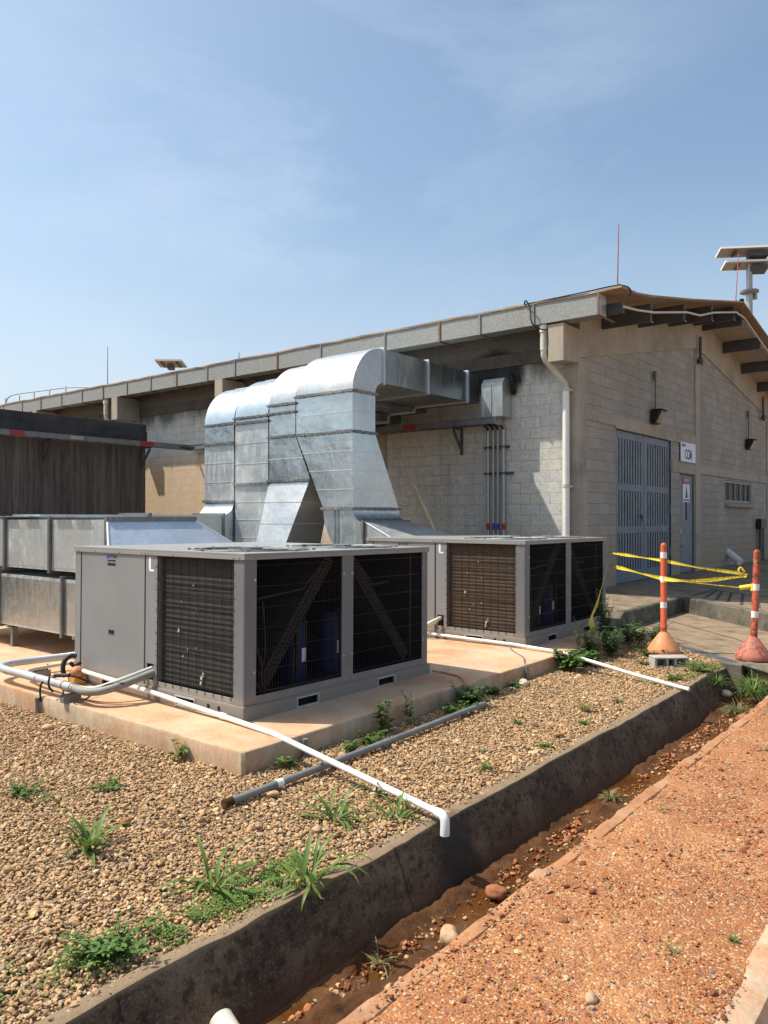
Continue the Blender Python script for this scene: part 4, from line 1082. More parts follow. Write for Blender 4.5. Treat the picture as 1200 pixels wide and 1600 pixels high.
# duct 3
y0, y1 = 9.87, 10.72
rc_, fin = duct('air_duct', '', x0, x1, y0, y1, 3.32, [
    ('straight_section', (x0, x1, y0, y1, 3.32), (x0, x1, y0, y1, 3.23), 'galv'),
    ('straight_section', (x0, x1, y0, y1, 3.23), (x0, x1, y0, y1, 2.15), 'galv_dull'),
    ('lower_section', (x0, x1, y0, y1, 2.15), (x0, x1, y0, y1, .27), 'galv_dull')], ('galv', 'galv_run_shade'), (9.45, 10.3, .2))
mb = MB(); mb.box(5.6, x0, y0, y1, .29, .87); fin(mb, 'ground_run', 'galv_dull')
tag(rc_, 'dull straight galvanised duct, third from the camera, dropping behind the front unit', 'air duct', 'galvanised air ducts rising to the wall')
# duct 4
y0, y1 = 10.76, 11.58
rd_, fin = duct('air_duct', '', x0, x1, y0, y1, 3.25, [
    ('straight_section', (x0, x1, y0, y1, 3.25), (x0, x1, y0, y1, 2.90), 'galv'),
    ('straight_section', (x0, x1, y0, y1, 2.90), (x0, x1, y0, y1, 1.86), 'galv_dull')], ('galv', 'galv_run_shade'), (9.45, 11.2, .2))
mb = MB()
rg = []
for k in range(13):
    a = math.pi / 2 * k / 12; r0_ = .24; Ro = r0_ + .56; cxx = x0 - r0_
    i_ = (cxx + r0_ * math.cos(a), 1.85 - r0_ * math.sin(a)); o_ = (cxx + Ro * math.cos(a), 1.85 - Ro * math.sin(a))
    rg.append([(i_[0], y0, i_[1]), (o_[0], y0, o_[1]), (o_[0], y1, o_[1]), (i_[0], y1, i_[1])])
mb.loft(rg, True); fin(mb, 'bend', 'galv', smooth=30)
mb = MB(); flange_h(mb, (x0, x1, y0, y1, 1.855)); mb.box(8.91, 8.95, y0 - .03, y1 + .03, 1.02, 1.64); fin(mb, 'flange', 'galv_flange')
mb = MB(); mb.box(5.6, 8.91, y0, y1, 1.05, 1.61); fin(mb, 'high_run', 'galv_dull')
mb = MB(); mb.box(7.4, 7.44, y0 - .03, y1 + .03, 1.02, 1.64); fin(mb, 'flange', 'galv_flange')
tag(rd_, 'galvanised duct farthest from the camera, flaring outwards at its foot', 'air duct', 'galvanised air ducts rising to the wall')

# ground ducts at the left, one above the other
def ground_duct(z0, z1, yend, seams_y, label, top):
    root = empty('ground_duct', (4.95, 7.3, z0 - .25 if z0 < .5 else z0))
    B_ = root.location.copy()
    def fin(mb, nm, mt, **k):
        mb.v = [(x - B_.x, y - B_.y, z - B_.z) for x, y, z in mb.v]; return mb.build(nm, mt, root, **k)
    ys_ = [7.25 if top else 7.04] + seams_y + [yend]
    for a, b in zip(ys_, ys_[1:]):
        mb = MB(); mb.box(4.5, 5.58, a + .012, b - .012, z0, z1); fin(mb, 'duct_section', 'galv_dull')
        mb = MB(); mb.box(4.497, 4.5, a + .03, b - .03, z0 + .03, z1 - .03); fin(mb, 'side_panel', 'galv_mottled' if top else 'galv')
    for a in ys_[:-1]:
        mb = MB(); mb.box(4.465, 5.615, a - .02, a + .02, z0 - .035, z1 + .035)
        fin(mb, 'flange', 'galv_flange')
    mb = MB(); mb.box(4.5, 5.61, yend - .85, yend, z0, z1); 
    if top:
        mb = MB(); mb.loft([[(4.5, 7.245, .97), (5.58, 7.245, .97), (5.58, 7.245, 1.535), (4.5, 7.245, 1.535)], [(4.35, 6.99, .90), (5.95, 6.99, .90), (5.95, 6.99, 1.26), (4.35, 6.99, 1.26)]], True); fin(mb, 'unit_transition', 'galv_bright')
        mb = MB(); mb.tube([(4.49, 7.25, 1.54), (4.34, 6.99, 1.265)], .010, 6); fin(mb, 'edge_trim', 'post_white')
        mb = MB(); mb.tube([(5.59, 7.25, 1.54), (5.96, 6.99, 1.265)], .010, 6); fin(mb, 'edge_trim', 'post_white')
        mb = MB(); 
        for y in (7.6, 8.0, 8.7, 9.2, 9.9): mb.box(4.45, 4.9, y, y + .3, z1 + .03, z1 + .045)
        fin(mb, 'top_cleats', 'galv')
    else:
        for y in (7.9, 9.4, 10.4):
            mb = MB(); mb.box(4.55, 4.62, y, y + .05, z0 - .27, z0); mb.box(5.45, 5.52, y, y + .05, z0 - .27, z0); mb.box(4.5, 5.58, y, y + .05, z0 - .035, z0 - .002); fin(mb, 'support', 'steel_grey')
    return tag(root, label, 'air duct', 'rectangular ducts lying behind the front unit')
ground_duct(.97, 1.54, 11.58, [8.40, 9.46, 10.6], 'upper galvanised duct lying at the left behind the front unit', True)
ground_duct(.27, .88, 10.72, [8.13, 9.62], 'lower galvanised duct lying at the left close to the pad', False)
mb = MB(); mb.box(4.36, 4.40, 7.05, 7.12, .0, 1.1); mb.box(4.42, 4.45, 7.10, 7.14, .0, 1.1)
tag(mb.build('support_post', 'steel_grey'), 'thin grey support post at the rear left corner of the front unit', 'post')

# ================================================================== CONDENSING UNITS
W_, D_, H_ = 2.40, 2.47, 1.30
def make_unit():
    u = empty('condensing_unit', (0, 0, 0))
    b = MB()
    # base rails with fork slots in front (-Y) and left (-X)
    def rail_y(y, slots):
        xs = [-.02] + [v for s_ in slots for v in s_] + [W_ + .02]
        for a, c in zip(xs[0::2], xs[1::2]): b.box(a, c, y, y + .02, 0, .105)
        for a, c in slots: b.box(a, c, y, y + .02, 0, .018); b.box(a, c, y, y + .02, .082, .105)
    rail_y(-.02, [(.56, .80), (1.60, 1.84)]); rail_y(D_, [(.56, .80), (1.60, 1.84)])
    for x in (-.02, W_):
        sl = [(.58, .82), (1.75, 1.95)] if x < 0 else [(.58, .82)]
        ys2 = [0] + [v for s_ in sl for v in s_] + [D_]
        for a, c in zip(ys2[0::2], ys2[1::2]): b.box(x, x + .02, a, c, 0, .105)
        for a, c in sl: b.box(x, x + .02, a, c, 0, .018); b.box(x, x + .02, a, c, .082, .105)
    b.box(-.018, W_ + .018, -.018, D_ + .018, .105, .112)
    b.build('base_rail', 'ac', u, bevel=.003)
    f = MB()
    for a, c in [(.56, .80), (1.60, 1.84)]:
        for (p, q, r, s_) in ((a - .012, c + .012, .006, .018), (a - .012, c + .012, .082, .094), (a - .012, a, .018, .082), (c, c + .012, .018, .082)): f.box(p, q, -.026, -.0205, r, s_)
    for a, c in [(.58, .82), (1.75, 1.95)]:
        for (p, q, r, s_) in ((a - .012, c + .012, .006, .018), (a - .012, c + .012, .082, .094), (a - .012, a, .018, .082), (c, c + .012, .018, .082)): f.box(-.026, -.0205, p, q, r, s_)
    f.build('fork_slot_frame', 'slot_frame', u)
    v = MB(); v.box(.02, W_ - .02, .02, D_ - .02, .01, .10); v.build('underside', 'dark', u)
    hb = MB()
    for y in (.27, .40): hb.tube([(-.0215, y, .065), (-.022, y, .065)], .018, 12)
    hb.build('drain_hole', 'dark', u)
    # body panels: corner posts
    p = MB(); p.box(0, .125, 0, .012, .112, 1.245); p.box(0, .012, .012, .125, .112, 1.245); p.build('corner_post', 'ac', u, bevel=.003)
    p = MB(); p.box(W_ - .09, W_, 0, .012, .112, 1.245); p.box(W_ - .012, W_, .012, .125, .112, 1.245); p.build('corner_post', 'ac', u, bevel=.003)
    p = MB(); p.box(1.12, 1.27, 0, .012, .175, 1.245); p.build('centre_post', 'ac', u, bevel=.003)
    p = MB(); p.box(.125, 1.195, .001, .013, .112, .175); p.box(1.198, W_ - .09, .0025, .013, .112, .177)
    for x in (.16, 1.16, 1.24, 2.28): p.lathe((x, .0, .145), [(0, .004), (.008, .003), (.009, 0)], 8, Matrix.Rotation(R(90), 4, 'X'))
    p.build('front_sill', 'ac', u, bevel=.002)
    p = MB(); p.box(.001, .013, .125, 1.13, .112, .16); p.build('side_sill', 'ac_light', u, bevel=.002)
    # side: narrow strip then access panel
    p = MB(); p.box(0, .012, 1.13, 1.30, .30, 1.245); p.box(0, .012, 1.13, 1.175, .112, .30); p.box(0, .012, 1.275, 1.30, .112, .30); p.box(.001, .012, 1.175, 1.275, .112, .16)
    p.build('post', 'ac_light', u, bevel=.003)
    p = MB(); p.box(.02, .03, 1.17, 1.28, .15, .31); p.build('pipe_opening', 'dark', u)
    p = MB(); p.box(.0, .012, 1.318, 2.355, .112, 1.243); pn = p.build('access_panel', 'ac_light', u, bevel=.005)
    p = MB(); p.box(-.0015, .0, 1.79, 1.88, .497, .538); p.build('latch_recess', 'dark', pn)
    p = MB(); p.box(-.003, .0, 1.785, 1.885, .536, .541); p.box(-.003, 0, 1.785, 1.885, .494, .499); p.build('latch_rim', 'ac', pn)
    p = MB(); p.box(-.0015, .0, 1.775, 1.905, 1.125, 1.15); p.box(-.0015, .0, 1.775, 1.905, 1.165, 1.178); p.build('nameplate', 'black', pn)
    p = MB(); p.add([(-.002, 1.925, 1.192), (-.002, 1.885, 1.192), (-.002, 1.875, 1.225), (-.002, 1.915, 1.225)], [(0, 1, 2, 3)]); p.build('logo_mark', 'blue_band', pn, fix=False)
    text('logo', 'YORK', .044, 'ink', pn, Matrix.Translation((-.0015, 1.81, 1.207)) @ FACE_X, .0006, 1.1)
    p = MB(); p.box(0, .012, 2.372, D_, .112, 1.245); p.build('corner_post', 'ac_light', u, bevel=.003)
    p = MB(); p.box(.006, .013, 1.300, 1.318, .112, 1.243); p.box(.006, .013, 2.355, 2.372, .112, 1.243); p.build('panel_gap', 'dark', u)
    # stickers and screws on the strip
    p = MB(); p.box(-.001, .0, 1.225, 1.255, 1.12, 1.22); p.box(-.001, 0, 1.18, 1.25, 1.10, 1.118); p.build('sticker', 'post_white', u)
    p = MB()
    for z in (1.15, .98, .78, .58, .42): p.lathe((0, 1.145, z), [(0, .003), (.006, .002), (.006, 0)], 8, Matrix.Rotation(R(-90), 4, 'Y'))
    p.build('screws', 'steel', u)
    # rear and right side closed panels
    p = MB(); p.box(W_ - .012, W_, .125, D_, .112, 1.245); p.box(.012, W_ - .012, D_ - .012, D_, .112, 1.245); p.build('rear_panels', 'ac', u)
    # lid with drip edge
    p = MB(); p.box(-.012, W_ + .012, -.012, D_ + .012, 1.272, 1.290); p.box(-.012, -.006, -.012, D_ + .012, 1.238, 1.272); p.box(-.006, W_ + .012, -.012, -.006, 1.238, 1.272); p.box(W_ + .006, W_ + .012, -.006, D_ + .012, 1.238, 1.272); p.box(-.006, W_ + .006, D_ + .006, D_ + .012, 1.238, 1.272)
    p.box(-.006, W_ + .006, -.006, D_ + .006, 1.245, 1.272)
    lid = p.build('lid', ['ac_lid'], u, bevel=.004)
    p = MB()
    for x in (.1, .7, 1.19, 1.3, 1.9, 2.3): p.lathe((x, -.0125, 1.256), [(0, .004), (.007, .003), (.008, 0)], 8, Matrix.Rotation(R(90), 4, 'X'))
    for y in (.05, .12, .9, 1.2, 1.25, 1.3, 1.35, 1.7, 2.1, 2.4): p.lathe((-.0125, y, 1.256), [(0, .004), (.007, .003), (.008, 0)], 8, Matrix.Rotation(R(-90), 4, 'Y'))
    p.build('screws', 'ac_light', lid)
    for cx in (.60, 1.78):
        g = MB()
        for r_ in (.20, .34, .50): g.tube([(cx + r_ * math.cos(a), .60 + r_ * math.sin(a), 1.298 if r_ < .48 else 1.296) for a in [2 * math.pi * k / 40 for k in range(41)]], .0035 if r_ < .48 else .006, 6, False)
        for k in range(4):
            a = math.pi * 2 * k / 4 + .5; g.tube([(cx + .08 * math.cos(a), .60 + .08 * math.sin(a), 1.299), (cx + .44 * math.cos(a), .60 + .44 * math.sin(a), 1.299), (cx + .53 * math.cos(a), .60 + .53 * math.sin(a), 1.294)], .005, 6)
        for k in range(8):
            a = math.pi * 2 * k / 8; g.lathe((cx + .54 * math.cos(a), .60 + .54 * math.sin(a), 1.29), [(.016, 0), (.016, .014), (0, .016)], 8)
        gd = g.build('fan_guard', 'steel_grey', u, smooth=50)
        g = MB(); g.lathe((cx, .60, 1.2905), [(.47, 0), (.47, .002), (0, .002)], 36); g.build('fan_opening', 'dark', gd)
        g = MB(); g.lathe((cx, .60, 1.292), [(.09, 0), (.09, .02), (.05, .024), (0, .024)], 20)
        for k in range(4):
            a = math.pi / 2 * k + .3; ca, sa = math.cos(a), math.sin(a)
            g.quad((cx + .08 * ca, .60 + .08 * sa, 1.296), (cx + .42 * ca, .60 + .42 * sa, 1.294), (cx + .42 * math.cos(a + .5), .60 + .42 * math.sin(a + .5), 1.306), (cx + .08 * math.cos(a + .5), .60 + .08 * math.sin(a + .5), 1.302))
        g.build('fan', 'steel_grey', gd)
    # side coil and its wire guard
    c = MB(); c.box(.045, .075, .125, 1.13, .16, 1.235); c.build('side_coil', 'coil', u)
    c = MB(); c.box(.012, .045, 1.118, 1.13, .16, 1.245); c.box(.012, .045, .125, .13, .16, 1.245); c.build('guard_frame', 'ac', u)
    g = MB()
    for i in range(10):
        y = .15 + .96 * i / 9; g.tube([(-.004, y, .135), (-.004, y, 1.243)], .0028, 4)
    for i in range(12):
        z = .20 + 1.03 * i / 11; g.tube([(-.006, .115, z), (-.006, 1.145, z)], .0026, 4)
    g.build('wire_guard', 'wire_grey', u)
    # scraps caught in the fins
    g = MB(); q = random.Random(3)
    for (y, z, s_) in ((.83, .85, .012), (.62, .80, .01), (.67, 1.0, .008), (.86, .60, .02), (.74, .46, .012), (.62, .48, .014), (.80, .40, .01), (.55, .24, .022), (.53, .27, .02), (.56, .20, .018)):
        g.add([(.03, y, z), (.028, y + s_, z + s_ * .3), (.034, y + s_ * .8, z + s_ * 1.8), (.03, y - s_ * .4, z + s_ * 1.4)], [(0, 1, 2, 3)])
    g.build('leaf_scraps', 'conc_block', u, fix=False)
    # interior seen through the front
    i_ = MB(); i_.box(.09, W_ - .02, 1.12, 1.13, .112, 1.24); i_.box(.09, 2.38, .02, 1.12, .113, .118); i_.build('inner_wall', 'coil_in', u)
    i_ = MB(); i_.box(W_ - .05, W_ - .02, .05, 1.12, .112, 1.24); i_.build('inner_coil', 'coil', u)
    def coil(x0, z0, x1, z1, nm):
        d = Vector((x1 - x0, 0, z1 - z0)); Ln = d.length; d.normalize(); n_ = Vector((-d.z, 0, d.x))
        m = MB(); th = .055
        a = Vector((x0, 0, z0)); b2 = Vector((x1, 0, z1))
        for yy0, yy1, t_ in ((.06, 1.05, th),):
            m.hexa([tuple(a - n_ * t_ + Vector((0, yy0, 0))), tuple(a + n_ * t_ + Vector((0, yy0, 0))), tuple(a + n_ * t_ + Vector((0, yy1, 0))), tuple(a - n_ * t_ + Vector((0, yy1, 0))), tuple(b2 - n_ * t_ + Vector((0, yy0, 0))), tuple(b2 + n_ * t_ + Vector((0, yy0, 0))), tuple(b2 + n_ * t_ + Vector((0, yy1, 0))), tuple(b2 - n_ * t_ + Vector((0, yy1, 0)))])
        c_ = m.build(nm, 'coil', u)
        m = MB(); k = int(Ln / .038)
        for j in range(k):
            c0 = a + d * (.02 + j * .038)
            pth_ = [c0 - n_ * .032 + Vector((0, .06, 0)), c0 - n_ * .03 + Vector((0, .035, 0)), c0 + n_ * .03 + d * .012 + Vector((0, .035, 0)), c0 + n_ * .032 + d * .012 + Vector((0, .06, 0))]
            m.tube(pth_, .006, 5)
        m.build('return_bends', 'copper', c_)
        return c_
    coil(.22, .20, 1.02, 1.22, 'condenser_coil'); coil(1.32, 1.18, 2.12, .22, 'condenser_coil')
    t = MB()
    t.tube(bezier([(.16, .05, 1.22), (.16, .05, .9), (.17, .05, .55), (.22, .05, .42), (.24, .05, .22), (.4, .05, .18), (1.05, .05, .17)], 6), .011, 8)
    t.tube([(.16, .07, .92), (.70, .07, .97), (.98, .07, 1.22)], .012, 8)
    t.tube([(1.34, .07, 1.22), (1.62, .07, .95), (1.85, .07, .97)], .012, 8)
    t.tube([(2.18, .06, 1.22), (2.18, .06, .2)], .012, 8)
    t.tube(bezier([(.24, .06, .9), (.27, .06, .5), (.2, .06, .3)], 6), .01, 8)
    t.tube(bezier([(.86, .3, .2), (.86, .3, .62), (.90, .3, .70), (.96, .3, .64), (.96, .3, .2)], 6), .014, 8)
    t.tube([(.72, .2, .14), (.72, .2, .46)], .016, 8)
    t.tube(bezier([(1.42, .3, .18), (1.42, .3, .66), (1.36, .3, .74)], 6), .013, 8)
    t.build('refrigerant_pipes', 'copper', u, smooth=50)
    for cx, cy, r_, h_ in ((.93, .42, .13, .60), (1.48, .50, .13, .60)):
        t = MB(); t.lathe((cx, cy, .12), [(r_, 0), (r_, h_ - .1), (r_ * .8, h_ - .03), (r_ * .3, h_)], 20); cp = t.build('compressor', 'blue', u, smooth=40)
        t = MB(); t.box(cx - .02, cx + .03, cy - r_ - .003, cy - r_ + .01, .3, .42); t.build('label_plate', 'post_white', cp)
    # guards on the front
    for (a, c) in ((.125, 1.12), (1.27, W_ - .09)):
        g = MB(); n_w = 34
        for i in range(n_w):
            x = a + .012 + (c - a - .024) * i / (n_w - 1); g.tube([(x, .014, .17), (x, .014, 1.25)], .0023, 4)
        for i in range(7):
            z = .20 + .165 * i; g.tube([(a - .015, .007, z), (c + .015, .007, z)], .0032, 4)
        g.build('wire_guard', 'wire', u)
        g = MB()
        for z in (.36, 1.08):
            for x in (a - .02, c + .02): g.lathe((x, .0, z), [(0, .006), (.012, .004), (.013, 0)], 10, Matrix.Rotation(R(90), 4, 'X'))
        g.build('guard_clips', 'cond', u)
    return u
u1 = make_unit()
tag(u1, 'large grey outdoor air conditioning unit in front, with darker side coil', 'air conditioner', 'outdoor air conditioning units on the pad')
u2 = copy_tree(u1)
u1.location = (3.985, 4.56, .0); u1.rotation_euler = (0, R(.45), R(-.45))
u2.location = (8.33, 4.49, -.0); u2.rotation_euler = (0, R(.2), R(-.2))
u2['label'] = 'grey outdoor air conditioning unit farther back by the wall, with brown coil'
for c in children(u2):
    if c.name.startswith('side_coil'):
        c.data = c.data.copy(); c.data.materials[0] = M['coil_brown']

# ================================================================== PIPES AND CABLES
def pipe(name, pts, r, mat, label, cat='pipe', seg=14, sm=True, n=6, group=None, extra=None):
    mb = MB(); mb.tube(bezier(pts, n) if sm else pts, r, seg)
    if extra: extra(mb)
    return tag(mb.build(name, mat, smooth=50), label, cat, group)
# drain pipe from the front unit to the ditch
pa = empty('drain_pipe', (3.93, 6.88, .13))
def loc(pts, o): return [(p[0] - o.location.x, p[1] - o.location.y, p[2] - o.location.z) for p in pts]
mb = MB(); mb.tube(loc([(3.93, 6.90, .135), (3.925, 5.55, .078), (3.91, 4.66, .03), (3.86, 4.1, .018), (3.79, 3.45, -.045), (3.60, 2.47, -.090)], pa), .020, 14); mb.build('pipe_run', 'white_pvc', pa, smooth=50)
mb = MB(); mb.tube(loc([(3.605, 2.50, -.089), (3.598, 2.455, -.092), (3.594, 2.435, -.115), (3.594, 2.435, -.20)], pa), .027, 14); mb.build('elbow', 'white_pvc', pa, smooth=50)
mb = MB(); mb.tube(loc([(3.916, 4.74, .034), (3.915, 4.68, .031)], pa), .026, 14); mb.build('coupling', 'white_pvc', pa, smooth=50)
mb = MB(); mb.tube(loc([(3.594, 2.435, -.195), (3.594, 2.435, -.208)], pa), .018, 10)
for z in (-.26, -.31, -.36): mb.lathe(loc([(3.597, 2.432, z)], pa)[0], [(0, -.004), (.0025, -.001), (0, .005)], 6)
mb.build('water_drops', 'glass_dark', pa)
tag(pa, 'white pipe from the front unit to the ditch, ending in a dripping elbow', 'pipe')
pipe('drain_pipe', [(8.27, 6.0, .055), (8.27, 4.63, .04), (8.20, 3.95, .025), (8.02, 3.0, -.09), (7.84, 2.42, -.125)], .019, 'white_pvc', 'straight white pipe from the rear unit across the gravel to the ditch edge', sm=False)
gpp = empty('loose_pipe', (2.99, 3.59, -.118))
mb = MB(); mb.tube([(0, 0, 0), (.70, .005, .004), (1.9, .03, .006), (3.04, .065, .010)], .024, 14); mb.build('pipe_run', 'grey_pvc', gpp, smooth=50)
mb = MB(); mb.tube([(.42, .003, .003), (.47, .003, .003)], .027, 14); mb.build('joint_collar', 'white_pvc', gpp, smooth=50)
mb = MB(); mb.tube([(-.003, 0, 0), (.06, .0, 0)], .027, 14); mb.build('pipe_mouth', 'mud', gpp, smooth=50)
mb = MB(); mb.tube([(1.5, .02, .005), (1.56, .02, .005)], .028, 14); mb.build('coupling', 'grey_pvc', gpp, smooth=50)
tag(gpp, 'grey pipe lying loose on the gravel under the white pipe', 'pipe')
# insulated refrigerant pipe looping on the pad beside the front unit
ip = empty('insulated_pipe', (3.5, 6.6, .0))
mb = MB(); mb.tube(loc(bezier([(4.9, 7.40, .16), (4.27, 7.52, .14), (3.78, 7.64, .13), (3.58, 7.60, .13), (3.505, 7.42, .13), (3.50, 7.0, .13)], 6), ip), .037, 16); mb.tube(loc([(3.50, 7.02, .13), (3.50, 6.15, .125)], ip), .036, 16); mb.build('jacketed_run', 'insul', ip, smooth=50)
mb = MB(); mb.tube(loc(bezier([(3.50, 6.16, .125), (3.50, 5.98, .12), (3.56, 5.84, .13), (3.72, 5.76, .17), (4.0, 5.745, .225), (4.12, 5.75, .24)], 6), ip), .033, 16); mb.build('flexible_end', 'insul_grey', ip, smooth=50)
mb = MB()
for y in (7.3, 6.75, 6.30, 6.17): mb.tube(loc([(3.50, y, .128), (3.50, y + .012, .128)], ip), .039, 16)
mb.build('bands', 'steel_grey', ip, smooth=50)
tag(ip, 'thick silver-jacketed pipe looping on the pad edge into the front unit', 'pipe')
ip2 = empty('copper_line', (3.6, 6.6, 0))
mb = MB(); mb.tube(loc(bezier([(4.6, 7.28, .11), (4.2, 7.36, .10), (3.85, 7.40, .09), (3.68, 7.32, .09), (3.64, 7.15, .09), (3.60, 6.9, .10), (3.575, 6.2, .11), (3.60, 5.98, .13), (3.75, 5.82, .20), (4.05, 5.77, .27)], 6), ip2), .019, 12); mb.build('line', 'cream_pvc', ip2, smooth=50)
mb = MB(); mb.tube(loc(bezier([(3.60, 6.5, .05), (3.62, 6.1, .06), (3.72, 5.92, .12), (4.04, 5.83, .22)], 6), ip2), .018, 12); mb.build('line', 'insul_grey', ip2, smooth=50)
tag(ip2, 'two thin insulated lines running beside the thick silver pipe', 'pipe')
# hoses at the rear unit
pipe('hose', [(8.40, 5.72, .27), (8.22, 5.76, .22), (8.10, 5.95, .12), (8.06, 6.4, .05), (8.05, 6.9, .04)], .026, 'cream_pvc', 'pale hoses curving out of the rear unit near its access panel', 'hose', extra=lambda m: m.tube(bezier([(8.40, 5.76, .22), (8.24, 5.86, .15), (8.16, 6.1, .08), (8.14, 6.5, .04), (8.13, 6.9, .03)], 6), .022, 12))
# supports below the pipe
for i, (x, y, l) in enumerate(((3.50, 6.22, 'small grey strut block under the silver pipe near its flexible end'), (3.86, 7.40, 'small grey strut block under the pipes at the left edge'))):
    r0 = empty('pipe_support', (x, y, 0))
    mb = MB(); mb.box(-.07, .09, -.03, .03, 0, .045); mb.box(-.07, .09, -.03, -.026, .045, .065); mb.box(-.07, .09, .026, .03, .045, .065); mb.build('strut', 'steel_grey', r0)
    mb = MB(); mb.tube([(.07, 0, .045), (.07, 0, .12)], .007, 8); mb.tube([(-.058, 0, .045), (-.058, 0, .10)], .007, 8); mb.build('bolts', 'steel', r0)
    tag(r0, l, 'pipe support', 'pipe supports on the pad')
# cables and conduit stubs
pipe('black_cable', [(3.455, 6.62, -.05), (3.45, 6.62, .06), (3.47, 6.60, .125), (3.53, 6.48, .175), (3.56, 6.38, .19), (3.60, 6.30, .185), (3.70, 6.24, .13)], .009, 'rubber', 'black cable bent over the silver pipe and down to the pad edge', 'cable', 8, extra=lambda m: (m.tube([(3.50, 6.47, .19), (3.56, 6.33, .20)], .018, 8), m.tube(bezier([(3.44, 6.44, .19), (3.43, 6.44, .12), (3.46, 6.42, .06)], 5), .009, 6)))
pipe('thin_rod', [(3.47, 6.10, .01), (3.50, 5.98, .05), (3.62, 5.86, .17), (3.70, 5.72, .19)], .007, 'rubber', 'thin dark wire reaching from the silver pipe over the pad edge', 'wire', 8)
for (x, y, z0, z1, l) in ((3.435, 6.64, -.20, -.02, 'short grey conduit stub on the left side of the pad'), (4.02, 3.935, -.20, -.03, 'short grey conduit stub at the pad edge behind the white pipe'), (7.35, 3.935, -.20, -.005, 'grey conduit stub on the pad edge near the rear unit'), (6.13, 3.925, -.2, -.02, 'short grey conduit stub at the pad edge near the front unit rear')):
    mb = MB(); mb.tube([(x, y, z0), (x, y, z1)], .019, 12); mb.tube([(x, y, z1 - .02), (x, y, z1 + .004)], .022, 12); tag(mb.build('conduit_stub', 'grey_pvc', smooth=40), l, 'conduit', 'conduit stubs around the pad edge')
pipe('ground_cable', [(6.42, 4.50, .02), (6.45, 4.35, .012), (6.38, 4.15, .012), (6.22, 4.0, .014), (6.13, 3.93, .0), (6.13, 3.925, -.05)], .009, 'terra', 'brown cable from the front unit over the pad edge', 'cable', 8)
pipe('ground_cable', [(8.33, 4.72, .03), (8.05, 4.50, .008), (7.75, 4.2, .008), (7.45, 4.02, .012), (7.35, 3.94, .01), (7.35, 3.935, -.05)], .008, 'steel_grey', 'grey cable from the rear unit over the pad edge', 'cable', 8)
# trap fitting by the front unit
tf = empty('condensate_trap', (3.90, 6.80, 0))
mb = MB(); mb.box(-.06, .06, -.06, .06, 0, .075); mb.build('wood_block', 'ochre', tf, bevel=.004)
mb = MB(); mb.lathe((0, 0, .076), [(.055, 0), (.068, .02), (.068, .05), (.05, .08), (.02, .095), (0, .095)], 14); mb.build('cap', 'terra', tf, smooth=45)
mb = MB(); mb.tube(bezier([(.03, .07, .25), (.0, .10, .26), (-.06, .11, .22), (-.085, .10, .14), (-.07, .08, .07)], 6), .022, 10); mb.tube(bezier([(.05, .02, .2), (.0, .05, .17), (-.03, .07, .2)], 5), .018, 8); mb.build('hose', 'rubber', tf, smooth=50)
tag(tf, 'brown cap on yellow block with black hose at the corner of the front unit', 'drain trap')
# pipe end in the ditch bottom left
mb = MB()
rg = []
dr = Vector((-.25, -1, -.22)).normalized(); p0 = Vector((1.95, 2.36, -.365)); a_ = dr.cross(Vector((0, 0, 1))).normalized(); b_ = a_.cross(dr)
for (t, r_) in ((0, .048), (.20, .048), (.20, .042), (.05, .042)):
    rg.append([p0 + dr * t + r_ * (math.cos(q) * a_ + math.sin(q) * b_) for q in [2 * math.pi * k / 24 for k in range(24)]])
mb.loft(rg, True)
tag(mb.build('drain_outlet', 'cream_pvc', smooth=50), 'open end of a cream pipe sticking out of the ditch wall in the foreground', 'pipe')

# ================================================================== BOLLARDS, TAPE, BLOCK
def bollard(loc_, top, lean, mats, label):
    r0 = empty('bollard', loc_, 0)
    H2 = top - loc_[2]; prof_ = [(.0, 0), (.17, 0), (.197, .02), (.20, .05), (.19, .075), (.12, .18), (.058, .262), (.045, .275), (.0, .28)]
    mb = MB(); mb.lathe((0, 0, 0), prof_, 32); mb.build('cone_base', mats[0], r0, smooth=40)
    def P(z): return (lean[0] * z, lean[1] * z, z)
    mb = MB(); mb.tube([P(.27), P(.275), P(H2 - .04), P(H2 - .015), P(H2)], [.042, .038, .038, .031, .012], 20); mb.tube([P(.30), P(.335)], .0395, 20); mb.build('post', mats[1], r0, smooth=45)
    bands = [H2 - .19, H2 - .49, H2 - .81]
    if mats[2] == 2: bands = [H2 - .40 - .08, H2 - .80]
    for z in bands:
        mb = MB(); mb.tube([P(z), P(z + .075)], .0392, 20); mb.build('reflective_band', 'post_white', r0, smooth=45)
    if mats[2] == 2:
        mb = MB(); mb.tube([P(.02), (0, 0, -.5)], [.06, .05], 12); mb.build('stake', 'conc_kerb', r0)
    return tag(r0, label, 'bollard', 'cone-based bollards holding the tape')
bollard((9.73, 3.31, -.135), 1.25, (0, 0), ('cone_orange', 'post_red', 3), 'bright orange bollard with three white bands behind the concrete block')
bollard((9.86, 2.31, -.115), 1.19, (.01, -.035), ('cone_worn', 'post_worn', 2), 'worn peeling red bollard leaning slightly at the end of the ditch')
